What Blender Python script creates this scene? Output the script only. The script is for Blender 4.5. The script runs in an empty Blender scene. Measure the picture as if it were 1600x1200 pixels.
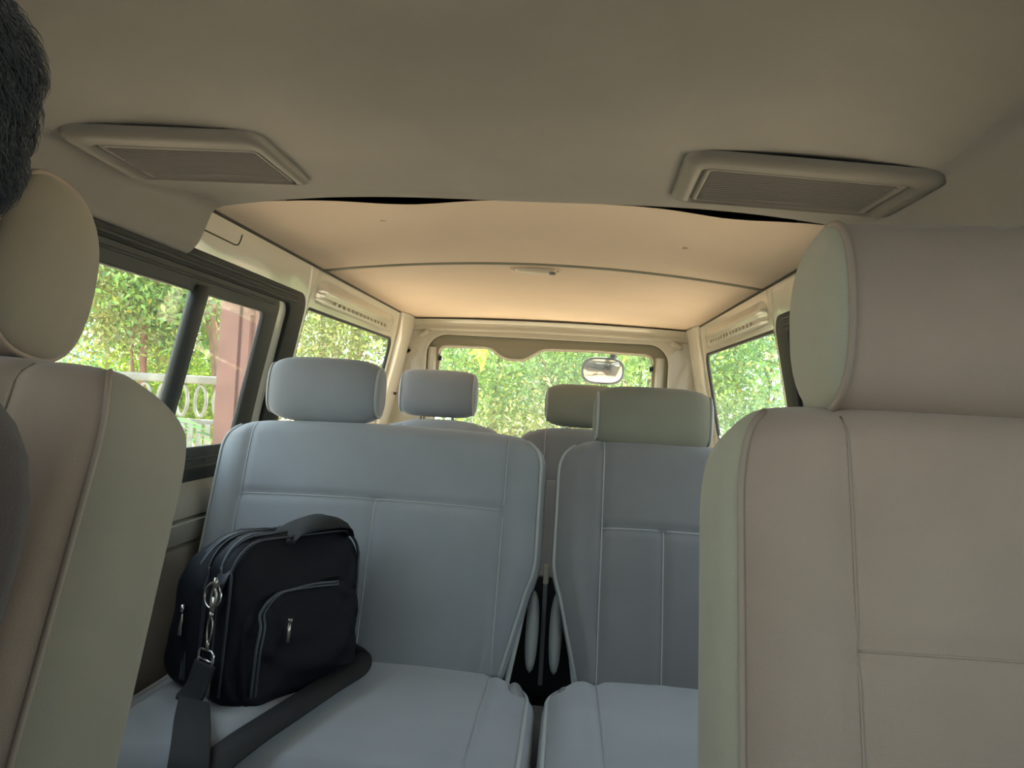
import bpy, bmesh, math, random
import numpy as np
from mathutils import Matrix, Vector
random.seed(7); rng = np.random.default_rng(7)
PI = math.pi
scene = bpy.context.scene
COL = scene.collection

# ------------------------------------------------------------ camera
F = 1200.0
yc = Vector((88.0, -30.0, -F)).normalized()
up = Vector((0.055, 1.0, 0.0))
zc = (up - yc * up.dot(yc)).normalized()
xc = yc.cross(zc)
cam_data = bpy.data.cameras.new('camera')
cam = bpy.data.objects.new('camera', cam_data)
COL.objects.link(cam)
m3 = Matrix((xc, yc, zc))
cam.matrix_world = Matrix.Translation((0, 0, 1.0)) @ m3.to_4x4()
cam_data.sensor_width = 36.0
cam_data.lens = 36.0 * F / 1600.0
cam_data.clip_start = 0.02
scene.camera = cam

# ------------------------------------------------------------ daylight and exposure
world = bpy.data.worlds.new('sky'); scene.world = world; world.use_nodes = True
nt = world.node_tree; nt.nodes.clear()
tc = nt.nodes.new('ShaderNodeTexCoord'); sep = nt.nodes.new('ShaderNodeSeparateXYZ')
cr = nt.nodes.new('ShaderNodeValToRGB'); bg = nt.nodes.new('ShaderNodeBackground'); wo = nt.nodes.new('ShaderNodeOutputWorld')
cr.color_ramp.elements[0].position = 0.0; cr.color_ramp.elements[0].color = (0.92, 0.97, 0.92, 1)
cr.color_ramp.elements[1].position = 0.6; cr.color_ramp.elements[1].color = (0.70, 0.84, 1.0, 1)
nt.links.new(tc.outputs['Generated'], sep.inputs[0]); nt.links.new(sep.outputs['Z'], cr.inputs[0])
nt.links.new(cr.outputs[0], bg.inputs[0]); bg.inputs[1].default_value = 5.0
nt.links.new(bg.outputs[0], wo.inputs[0])
sun_d = bpy.data.lights.new('sun', 'SUN'); sun_d.energy = 44.0; sun_d.angle = math.radians(1.2); sun_d.color = (1.0, 0.93, 0.80)
sun = bpy.data.objects.new('sun', sun_d); COL.objects.link(sun)
sun.rotation_euler = Vector((0.25, 0.62, 1.0)).to_track_quat('Z', 'Y').to_euler()
scene.view_settings.view_transform = 'Standard'; scene.view_settings.look = 'None'
scene.view_settings.gamma = 1.0; scene.view_settings.exposure = -0.38
scene.view_settings.use_curve_mapping = False
scene.cycles.use_denoising = True
scene.cycles.max_bounces = 14; scene.cycles.diffuse_bounces = 8; scene.cycles.transparent_max_bounces = 16
scene.cycles.caustics_reflective = False; scene.cycles.caustics_refractive = False
scene.cycles.sample_clamp_indirect = 6.0

# ------------------------------------------------------------ materials
def mat(name, col, rough=0.6, metal=0.0, spec=0.5, coat=0.0, sheen=0.0, bump=0.0, bscale=200.0, var=0.0, vscale=4.0):
    m = bpy.data.materials.new(name); m.use_nodes = True
    t = m.node_tree; b = t.nodes['Principled BSDF']
    b.inputs['Base Color'].default_value = (*col, 1); b.inputs['Roughness'].default_value = rough
    b.inputs['Metallic'].default_value = metal; b.inputs['Specular IOR Level'].default_value = spec
    b.inputs['Coat Weight'].default_value = coat; b.inputs['Sheen Weight'].default_value = sheen
    g = t.nodes.new('ShaderNodeTexCoord')
    if var > 0:
        n = t.nodes.new('ShaderNodeTexNoise'); n.inputs['Scale'].default_value = vscale; n.inputs['Detail'].default_value = 5
        r = t.nodes.new('ShaderNodeMapRange'); r.inputs[3].default_value = 1 - var; r.inputs[4].default_value = 1 + var
        r.inputs[1].default_value = 0.3; r.inputs[2].default_value = 0.7
        v = t.nodes.new('ShaderNodeVectorMath'); v.operation = 'SCALE'; v.inputs[0].default_value = col
        t.links.new(g.outputs['Object'], n.inputs[0]); t.links.new(n.outputs[0], r.inputs[0])
        t.links.new(r.outputs[0], v.inputs['Scale']); t.links.new(v.outputs[0], b.inputs['Base Color'])
    if bump > 0:
        n = t.nodes.new('ShaderNodeTexNoise'); n.inputs['Scale'].default_value = bscale; n.inputs['Detail'].default_value = 3
        bp = t.nodes.new('ShaderNodeBump'); bp.inputs['Strength'].default_value = bump; bp.inputs['Distance'].default_value = 0.002
        t.links.new(g.outputs['Object'], n.inputs[0]); t.links.new(n.outputs[0], bp.inputs['Height'])
        t.links.new(bp.outputs[0], b.inputs['Normal'])
    return m

def glass_mat(name, tint, haze=0.012):
    m = bpy.data.materials.new(name); m.use_nodes = True; t = m.node_tree; t.nodes.clear()
    o = t.nodes.new('ShaderNodeOutputMaterial'); mx = t.nodes.new('ShaderNodeMixShader')
    a = t.nodes.new('ShaderNodeBsdfTransparent'); a.inputs[0].default_value = (*tint, 1)
    b = t.nodes.new('ShaderNodeBsdfGlossy'); b.inputs['Roughness'].default_value = 0.02
    g = t.nodes.new('ShaderNodeNewGeometry'); d = t.nodes.new('ShaderNodeVectorMath'); d.operation = 'DOT_PRODUCT'
    t.links.new(g.outputs['Normal'], d.inputs[0]); t.links.new(g.outputs['Incoming'], d.inputs[1])
    def mth(op, a, b):
        n = t.nodes.new('ShaderNodeMath'); n.operation = op
        for i, x in enumerate((a, b)):
            if x is None: continue
            if isinstance(x, (int, float)): n.inputs[i].default_value = x
            else: t.links.new(x, n.inputs[i])
        return n.outputs[0]
    f = mth('ADD', mth('MULTIPLY', mth('POWER', mth('SUBTRACT', 1.0, mth('ABSOLUTE', d.outputs['Value'], None)), 5.0), 0.5), 0.02)
    t.links.new(f, mx.inputs[0]); t.links.new(a.outputs[0], mx.inputs[1]); t.links.new(b.outputs[0], mx.inputs[2])
    dz = t.nodes.new('ShaderNodeMixShader'); dz.inputs[0].default_value = haze; td = t.nodes.new('ShaderNodeBsdfTranslucent'); td.inputs[0].default_value = (0.8, 0.82, 0.78, 1)  # thin translucent veil added to haze and brighten the view outside
    t.links.new(mx.outputs[0], dz.inputs[1]); t.links.new(td.outputs[0], dz.inputs[2])
    t.links.new(dz.outputs[0], o.inputs[0]); return m

def leaf_mat(name, c1, c2, yellow=(0.45, 0.42, 0.04)):
    m = bpy.data.materials.new(name); m.use_nodes = True; t = m.node_tree; t.nodes.clear()
    o = t.nodes.new('ShaderNodeOutputMaterial'); mx = t.nodes.new('ShaderNodeMixShader'); mx.inputs[0].default_value = 0.5
    d = t.nodes.new('ShaderNodeBsdfDiffuse'); tr = t.nodes.new('ShaderNodeBsdfTranslucent')
    g = t.nodes.new('ShaderNodeNewGeometry'); r = t.nodes.new('ShaderNodeValToRGB')
    e = r.color_ramp.elements; e[0].color = (*c1, 1); e[1].color = (*c2, 1); e[1].position = 0.9
    x = e.new(0.97); x.color = (*yellow, 1)
    t.links.new(g.outputs['Random Per Island'], r.inputs[0])
    t.links.new(r.outputs[0], d.inputs[0]); t.links.new(r.outputs[0], tr.inputs[0])
    gl = t.nodes.new('ShaderNodeBsdfGlossy'); gl.inputs['Roughness'].default_value = 0.35
    mg = t.nodes.new('ShaderNodeMixShader'); mg.inputs[0].default_value = 0.08
    t.links.new(d.outputs[0], mx.inputs[1]); t.links.new(tr.outputs[0], mx.inputs[2])
    t.links.new(mx.outputs[0], mg.inputs[1]); t.links.new(gl.outputs[0], mg.inputs[2])
    t.links.new(mg.outputs[0], o.inputs[0]); return m

M = dict(
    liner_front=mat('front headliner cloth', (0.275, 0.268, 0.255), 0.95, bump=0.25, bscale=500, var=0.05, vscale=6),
    liner_rear=mat('rear headliner cloth', (0.70, 0.585, 0.47), 0.9, bump=0.15, bscale=400, var=0.04, vscale=3),  # warm ground bounce put into the beige colour
    paint=mat('beige body paint', (0.54, 0.53, 0.455), 0.22, coat=0.6, var=0.02),
    paint_cool=mat('pale grey door paint', (0.50, 0.51, 0.47), 0.35, coat=0.2),
    trim=mat('grey green plastic trim', (0.27, 0.265, 0.20), 0.55),
    panel=mat('grey beige moulded trim', (0.33, 0.32, 0.28), 0.6, var=0.04),
    seal=mat('black rubber seal', (0.024, 0.028, 0.028), 0.65, spec=0.3),
    seal_dark=mat('dark groove', (0.05, 0.045, 0.035), 0.8),
    frame=mat('charcoal window frame', (0.045, 0.052, 0.050), 0.6, spec=0.35),
    taupe=mat('taupe velour', (0.435, 0.335, 0.265), 0.95, sheen=0.25, bump=0.35, bscale=650, var=0.11, vscale=5),  # grey-beige plush with warm light put into its colour
    taupe_shaded=mat('shaded olive beige side velour', (0.345, 0.31, 0.24), 0.95, sheen=0.2, bump=0.3, bscale=650, var=0.06, vscale=6),  # dimmer copy of the side cloth, shade put into the colour
    taupe_pipe=mat('taupe welt cord', (0.42, 0.335, 0.27), 0.8),
    green_lit=mat('green-lit side velour', (0.47, 0.45, 0.34), 0.95, sheen=0.2, bump=0.3, bscale=650, var=0.05, vscale=6),  # same cloth as the front face, green window light put into the colour
    grey=mat('bluish-lit grey velour', (0.272, 0.292, 0.315), 0.95, sheen=0.35, bump=0.25, bscale=650, var=0.09, vscale=5),  # same plush as the front presumably; bluish light put into the colour
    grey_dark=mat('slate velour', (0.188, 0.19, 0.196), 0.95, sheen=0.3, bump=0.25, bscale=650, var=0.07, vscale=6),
    grey_pipe=mat('pale grey welt cord', (0.42, 0.435, 0.435), 0.7),
    olive=mat('olive grey velour', (0.235, 0.235, 0.185), 0.95, sheen=0.2, bump=0.25, bscale=650, var=0.06, vscale=6),
    plastic=mat('grey moulded plastic', (0.24, 0.25, 0.25), 0.5),
    dark=mat('dark steel', (0.03, 0.035, 0.045), 0.5, metal=0.3),
    gap_shade=mat('black gap shade', (0.012, 0.014, 0.018), 0.7),
    chrome=mat('polished steel', (0.75, 0.75, 0.74), 0.18, metal=1.0),
    mirror=mat('mirror face', (0.62, 0.55, 0.53), 0.08, metal=1.0),  # pinkish grey of the reflected scene put into the tint
    grille=mat('grey speaker grille plastic', (0.145, 0.142, 0.135), 0.6),
    vent=mat('taupe vent plastic', (0.18, 0.172, 0.158), 0.5),
    lamp=mat('cream lamp plastic', (0.80, 0.74, 0.60), 0.25),
    carpet=mat('dark floor mat', (0.06, 0.065, 0.075), 0.9, bump=0.4, bscale=300),
    tan=mat('tan cargo carpet', (0.50, 0.36, 0.24), 0.95, bump=0.4, bscale=300),  # tan chosen to bounce warm light up to the ceiling
    nylon=mat('black navy nylon', (0.004, 0.0047, 0.009), 0.55, spec=0.22, bump=0.5, bscale=900),
    nylon_edge=mat('bag binding', (0.018, 0.022, 0.032), 0.42),
    webbing=mat('black webbing', (0.009, 0.009, 0.010), 0.7, bump=0.6, bscale=1200),
    zip=mat('zip tape', (0.05, 0.06, 0.075), 0.35),
    zipmetal=mat('worn zip pull', (0.45, 0.43, 0.38), 0.3, metal=0.9),
    hair=mat('black hair', (0.045, 0.054, 0.062), 0.7, sheen=0.5, bump=0.2, bscale=600),  # black lightened bluish; flare haze put into the colour
    skin=mat('brown skin', (0.24, 0.13, 0.085), 0.55),
    shirt=mat('dark brown shirt', (0.075, 0.052, 0.047), 0.9, sheen=0.3, bump=0.3, bscale=500),
    trousers=mat('dark trousers', (0.03, 0.035, 0.05), 0.9),
    redbark=mat('reddish bark', (0.34, 0.15, 0.11), 0.85, bump=0.6, bscale=30, var=0.2, vscale=8),
    bark=mat('brown bark', (0.24, 0.15, 0.095), 0.9, bump=1.0, bscale=30, var=0.25, vscale=8),
    bark_grey=mat('grey bark', (0.30, 0.25, 0.18), 0.9, bump=1.0, bscale=30, var=0.25, vscale=8),
    soil=mat('laterite soil', (0.50, 0.385, 0.28), 0.95, bump=0.6, bscale=20, var=0.15, vscale=1.5),
    bounce_cut=mat('dark asphalt', (0.075, 0.078, 0.08), 0.9, bump=0.5, bscale=60, var=0.15),  # unseen dark ground, added to cut warm bounce on the front ceiling
    redwood=mat('red brown painted timber', (0.19, 0.098, 0.08), 0.6, var=0.12, vscale=5),
    fence=mat('weathered white paint', (0.38, 0.37, 0.32), 0.85, var=0.35, vscale=9),
    conc=mat('old concrete', (0.30, 0.29, 0.25), 0.9, var=0.3, vscale=6),
    windscreen=glass_mat('light-cut windscreen glass', (0.50, 0.55, 0.56), 0.0),  # tint added to cut the sky light from the front
    light_cut=glass_mat('light-cut side glass', (0.50, 0.53, 0.52), 0.0),  # tint added on the unseen right front pane to darken the left seat
    glass=glass_mat('window glass', (0.93, 0.96, 0.94)),
    leaf=leaf_mat('green leaves', (0.10, 0.26, 0.045), (0.42, 0.66, 0.15)),
    leaf_deep=leaf_mat('bluish green leaves', (0.09, 0.27, 0.11), (0.38, 0.68, 0.32)),
    leaf_olive=leaf_mat('olive leaves', (0.17, 0.20, 0.05), (0.50, 0.54, 0.16), (0.7, 0.6, 0.25)),
    leaf_bright=leaf_mat('yellow green leaves', (0.30, 0.50, 0.04), (0.52, 0.68, 0.06)),
)

# ------------------------------------------------------------ helpers
def link(o, parent=None):
    COL.objects.link(o)
    if parent is not None: o.parent = parent
    return o
def obj(name, verts, faces, m, parent=None, smooth=True, loc=None):
    """one mesh; vertices in world space, moved into the thing's own frame"""
    me = bpy.data.meshes.new(name)
    off = Vector((0, 0, 0))
    if parent is not None: off = world_loc(parent)
    elif loc is not None: off = Vector(loc)
    me.from_pydata([tuple(Vector(v) - off) for v in verts], [], faces)
    me.materials.append(M[m] if isinstance(m, str) else m)
    if smooth: me.polygons.foreach_set('use_smooth', [True] * len(me.polygons))
    me.update()
    bm = bmesh.new(); bm.from_mesh(me); bmesh.ops.recalc_face_normals(bm, faces=bm.faces); bm.to_mesh(me); bm.free()
    o = bpy.data.objects.new(name, me); link(o, parent)
    if parent is None and loc is not None: o.location = loc
    return o
def world_loc(o):
    v = Vector(o.location)
    while o.parent: o = o.parent; v = v + Vector(o.location)
    return v
def thing(name, label, cat, loc, group=None):
    o = bpy.data.objects.new(name, None); o.location = loc; link(o); o.empty_display_size = 0.05
    o['label'] = label; o['category'] = cat
    if group: o['group'] = group
    return o
def tag(o, label, cat, group=None):
    o['label'] = label; o['category'] = cat
    if group: o['group'] = group
    return o
def struct(o, label=None):
    o['kind'] = 'structure'
    if label: o['label'] = label
    return o
class MB:
    def __init__(s): s.v = []; s.f = []
    def add(s, v, f):
        n = len(s.v); s.v += [tuple(x) for x in v]; s.f += [tuple(i + n for i in q) for q in f]; return s
    def box(s, c, d, R=None, bev=0.0):
        bm = bmesh.new(); bmesh.ops.create_cube(bm, size=1.0)
        for v in bm.verts: v.co = Vector((v.co.x * d[0], v.co.y * d[1], v.co.z * d[2]))
        if bev > 0: bmesh.ops.bevel(bm, geom=bm.edges[:], offset=bev, segments=3, affect='EDGES', profile=0.5)
        R = R or Matrix.Identity(3); bm.verts.index_update()
        s.add([R @ v.co + Vector(c) for v in bm.verts], [[v.index for v in f.verts] for f in bm.faces]); bm.free(); return s
    def tube(s, pts, r, n=10, closed=False, flat=1.0, upv=None, caps=True):
        pts = [Vector(p) for p in pts]; N = len(pts); V = []; Fc = []
        rr = r if hasattr(r, '__len__') else [r] * N
        prev = None
        for i, p in enumerate(pts):
            a = pts[(i - 1) % N] if closed or i > 0 else p; b = pts[(i + 1) % N] if closed or i < N - 1 else p
            t = (b - a); t = t.normalized() if t.length > 1e-9 else Vector((0, 0, 1))
            if upv is not None: u = Vector(upv) - t * Vector(upv).dot(t)
            elif prev is None: u = t.orthogonal()
            else: u = prev - t * prev.dot(t)
            if u.length < 1e-6: u = t.orthogonal()
            u.normalize(); prev = u; w = t.cross(u)
            for k in range(n):
                an = 2 * PI * k / n
                V.append(p + u * (math.cos(an) * rr[i]) + w * (math.sin(an) * rr[i] * flat))
        for i in range(N if closed else N - 1):
            for k in range(n):
                a = i * n + k; b = i * n + (k + 1) % n; c = ((i + 1) % N) * n + (k + 1) % n; d = ((i + 1) % N) * n + k
                Fc.append((a, b, c, d))
        if not closed and caps:
            Fc.append(tuple(range(n))[::-1]); Fc.append(tuple((N - 1) * n + k for k in range(n)))
        return s.add(V, Fc)
    def grid(s, P, closed_u=False, cap=False):
        """P[i][j] of points"""
        nu = len(P); nv = len(P[0]); V = [p for row in P for p in row]; Fc = []
        for i in range(nu - 1):
            for j in range(nv if closed_u else nv - 1):
                j2 = (j + 1) % nv
                Fc.append((i * nv + j, i * nv + j2, (i + 1) * nv + j2, (i + 1) * nv + j))
        if cap:
            Fc.append(tuple(range(nv))[::-1]); Fc.append(tuple((nu - 1) * nv + j for j in range(nv)))
        return s.add(V, Fc)
    def build(s, name, m, parent=None, smooth=True, loc=None): return obj(name, s.v, s.f, m, parent, smooth, loc)

def smooth_by_angle(o, deg=35):
    me = o.data; bm = bmesh.new(); bm.from_mesh(me)
    for e in bm.edges:
        if len(e.link_faces) == 2 and e.calc_face_angle(0) > math.radians(deg): e.smooth = False
    bm.to_mesh(me); bm.free(); return o

def rrect(x0, x1, y0, y1, r, n=8):
    r = r if hasattr(r, '__len__') else (r,) * 4     # corners: x1y1, x0y1, x0y0, x1y0
    P = []
    for (cx, cy, a0, q) in ((x1 - r[0], y1 - r[0], 0, r[0]), (x0 + r[1], y1 - r[1], 90, r[1]), (x0 + r[2], y0 + r[2], 180, r[2]), (x1 - r[3], y0 + r[3], 270, r[3])):
        for k in range(n + 1):
            a = math.radians(a0 + 90 * k / n); P.append((cx + q * math.cos(a), cy + q * math.sin(a)))
    return P
def sheet(name, loops, thick, fn, m, parent=None, bevel=0.0, maxlen=0.12):
    """a flat sheet with holes: first loop is the outline; fn(u, v, w) gives the world point, w the depth"""
    cu = bpy.data.curves.new('t', 'CURVE'); cu.dimensions = '2D'; cu.fill_mode = 'BOTH'; cu.extrude = thick / 2 - bevel
    cu.bevel_depth = bevel; cu.bevel_resolution = 2
    for L in loops:
        sp = cu.splines.new('POLY'); sp.points.add(len(L) - 1)
        for p, q in zip(sp.points, L): p.co = (q[0], q[1], 0, 1)
        sp.use_cyclic_u = True
    t = bpy.data.objects.new('t', cu); COL.objects.link(t)
    bpy.context.view_layer.update()
    me = bpy.data.meshes.new_from_object(t.evaluated_get(bpy.context.evaluated_depsgraph_get()))
    bpy.data.objects.remove(t); bpy.data.curves.remove(cu)
    bm = bmesh.new(); bm.from_mesh(me); bmesh.ops.remove_doubles(bm, verts=bm.verts, dist=1e-5)
    for it in range(3):
        long = [e for e in bm.edges if e.calc_length() > maxlen * 2]
        if not long: break
        bmesh.ops.subdivide_edges(bm, edges=long, cuts=1)
        bmesh.ops.triangulate(bm, faces=bm.faces[:])
    bm.verts.index_update()
    V = [fn(v.co.x, v.co.y, v.co.z) for v in bm.verts]; Fc = [[v.index for v in f.verts] for f in bm.faces]; bm.free()
    bpy.data.meshes.remove(me)
    o = obj(name, V, Fc, m, parent, smooth=True)
    return smooth_by_angle(o, 30)

def lerp(a, b, t): return a + (b - a) * t
def spl(pts, n):
    """Catmull-Rom through points"""
    P = [np.array(p, float) for p in pts]; P = [2 * P[0] - P[1]] + P + [2 * P[-1] - P[-2]]; out = []
    for i in range(1, len(P) - 2):
        for k in range(n):
            t = k / n
            out.append(0.5 * ((2 * P[i]) + (P[i + 1] - P[i - 1]) * t + (2 * P[i - 1] - 5 * P[i] + 4 * P[i + 1] - P[i + 2]) * t * t + (3 * P[i] - P[i - 1] - 3 * P[i + 1] + P[i + 2]) * t ** 3))
    out.append(P[-2]); return [tuple(p) for p in out]

# ------------------------------------------------------------ upholstered pads
class Pad:
    """a padded block: lateral X, along T, front N. xl/xr give the side edges along the height."""
    def __init__(s, O, T, N, H, D, xl, xr, n=4.5, crown=0.012, rt=0.05, rb=0.02, seams=(), bol=0.0, bw=0.2, tc=0.0, ts=None):
        s.O = np.array(O, float); s.T = np.array(T, float); s.N = np.array(N, float); s.H = H; s.D = D
        s.xl = xl; s.xr = xr; s.n = n; s.crown = crown; s.rt = rt; s.rb = rb; s.seams = seams; s.bol = bol; s.bw = bw; s.tc = tc; s.ts = ts
    def k(s, t):
        if t < s.rb: q = 1 - t / s.rb
        elif t > s.H - s.rt: q = 1 - (s.H - t) / s.rt
        else: return 1.0
        return math.sqrt(max(0.0, 1 - q * q))
    def edges(s, t):
        k = s.k(t); ins = (1 - k) * (s.rt if t > s.H / 2 else s.rb) * 0.9
        return s.xl(t) + ins, s.xr(t) - ins
    def front(s, xn, t):
        k = s.k(t); a, b = s.edges(t); x = lerp(a, b, (xn + 1) / 2)
        y = s.D / 2 * k * max(0.0, 1 - abs(xn) ** s.n) ** (1 / s.n) + s.crown * k * (1 - xn * xn) * math.sin(PI * min(1, max(0, t / s.H))) ** 0.5
        if s.bol: y += s.bol * k * (math.exp(-((abs(xn) - (1 - s.bw)) / (s.bw * 0.5)) ** 2)) * max(0.0, 1 - (t / s.H) ** 3)
        for sm in s.seams:
            if sm[0] == 'v': d = abs(x - sm[1]); ok = sm[2] <= t <= sm[3]
            else: d = abs(t - sm[1]); ok = sm[2] <= x <= sm[3]
            if ok: y -= 0.006 * k * math.exp(-(d / 0.011) ** 2)
        return x, y
    def P(s, x, y, t):
        tt = t + s.tc * (1 - (2 * (x - s.xl(t)) / max(1e-6, s.xr(t) - s.xl(t)) - 1) ** 2) * (t / s.H)
        p = s.O + s.T * tt + s.N * y; p[0] += x; return tuple(p)
    def fp(s, x, t, lift=0.0):
        a, b = s.edges(t); xn = max(-1, min(1, 2 * (x - a) / (b - a) - 1)); _, y = s.front(xn, t)
        return s.P(x, y + lift, t)
    def mesh(s, nf=120, nb=34, nt=90):
        ts = []
        for i in range(12): q = i / 12; ts.append(s.rb * (1 - math.cos(q * PI / 2)))
        ts += list(np.linspace(s.rb, s.H - s.rt, nt))
        for i in range(1, 15): q = i / 14; ts.append(s.H - s.rt + s.rt * math.sin(q * PI / 2))
        rows = []
        for t in ts:
            row = []
            a, b = s.edges(t); k = s.k(t)
            for i in range(nf + 1):
                u = -1 + 2 * i / nf; xn = math.sin(PI / 2 * u) if abs(u) > 0 else 0; xn = 0.55 * xn + 0.45 * math.sin(PI / 2 * math.sin(PI / 2 * u))
                x, y = s.front(xn, t); row.append(s.P(x, y, t))
            for i in range(1, nb):
                u = 1 - 2 * i / nb; xn = math.sin(PI / 2 * math.sin(PI / 2 * u)); x = lerp(a, b, (xn + 1) / 2)
                row.append(s.P(x, -s.D / 2 * k * max(0.0, 1 - abs(xn) ** s.n) ** (1 / s.n), t))
            rows.append(row)
        mb = MB(); mb.grid(rows, closed_u=True, cap=True); return mb
    def welt(s, side, t0, t1, r=0.0035, n=60, xnv=0.965, lift=0.001):
        pts = []
        for i in range(n + 1):
            t = lerp(t0, t1, i / n); _, y = s.front(side * xnv, t); a, b = s.edges(t)
            pts.append(s.P(lerp(a, b, (side * xnv + 1) / 2) + side * lift, y + lift, t))
        mb = MB(); mb.tube(pts, r, 8); return mb
    def seam(s, pts, r=0.0014, n=50):
        out = []
        for (x0, t0), (x1, t1) in zip(pts[:-1], pts[1:]):
            for i in range(n): out.append(s.fp(lerp(x0, x1, i / n), lerp(t0, t1, i / n), 0.0006))
        out.append(s.fp(*pts[-1], -0.0002)); mb = MB(); mb.tube(out, r, 6); return mb

def headrest(parent, cx, y, z, w, h, d, tilt, m, mp, p=8.0, rim=0.93, side_m=None, q=2.7, bulge=0.0):
    """bolster lying along X with piped ends"""
    c, s_ = math.cos(tilt), math.sin(tilt); rows = []
    def sec(u):
        s = max(0.0, 1 - abs(u) ** p) ** (1 / p)
        return s
    us = [math.sin(PI / 2 * math.sin(PI / 2 * x)) for x in np.linspace(-1, 1, 61)]
    def ring(u, sc=1.0, n=56, add=0.0):
        s = sec(u) * sc; out = []
        for k in range(n):
            a = 2 * PI * k / n; ca, sa = math.cos(a), math.sin(a)
            yy = math.copysign(abs(ca) ** (2 / q), ca) * (d / 2) * s; zz = math.copysign(abs(sa) ** (2 / q), sa) * (h / 2) * (1 + bulge * (1 - u * u)) * s
            L = math.hypot(yy, zz) + 1e-9; yy += yy / L * add; zz += zz / L * add
            out.append((cx + u * w / 2, y + yy * c + zz * s_, z - yy * s_ + zz * c))
        return out
    mb = MB()
    if side_m:
        rim = 1.0; sec = lambda u: 1 - 0.05 * u * u
        mb.grid([ring(u) for u in np.linspace(-1, 1, 31)], closed_u=True)
        o = mb.build('headrest_cushion', m, parent)
        for sg in (-1, 1):
            sb = MB(); sb.grid([[(p[0] + sg * 0.024 * math.sin(a), p[1], p[2]) for p in ring(sg, max(0.003, math.cos(a)))] for a in np.linspace(0, PI / 2, 14)], closed_u=True)
            sb.build('headrest_end_panel', side_m, parent)
    else:
        mb.grid([ring(u) for u in us], closed_u=True); o = mb.build('headrest_cushion', m, parent)
    for sg in (-1, 1):
        t = MB(); t.tube(ring(sg * rim, 1.0, add=0.001), 0.0032, 8, closed=True); t.build('piping', mp, parent)
    return o

XC = -0.105                      # middle of the vehicle
def wx(side, z):                 # inner face of the side walls
    zz = max(z, 0.85); e = 0.735 - 0.2 * (zz - 0.85); return XC + side * e

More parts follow.
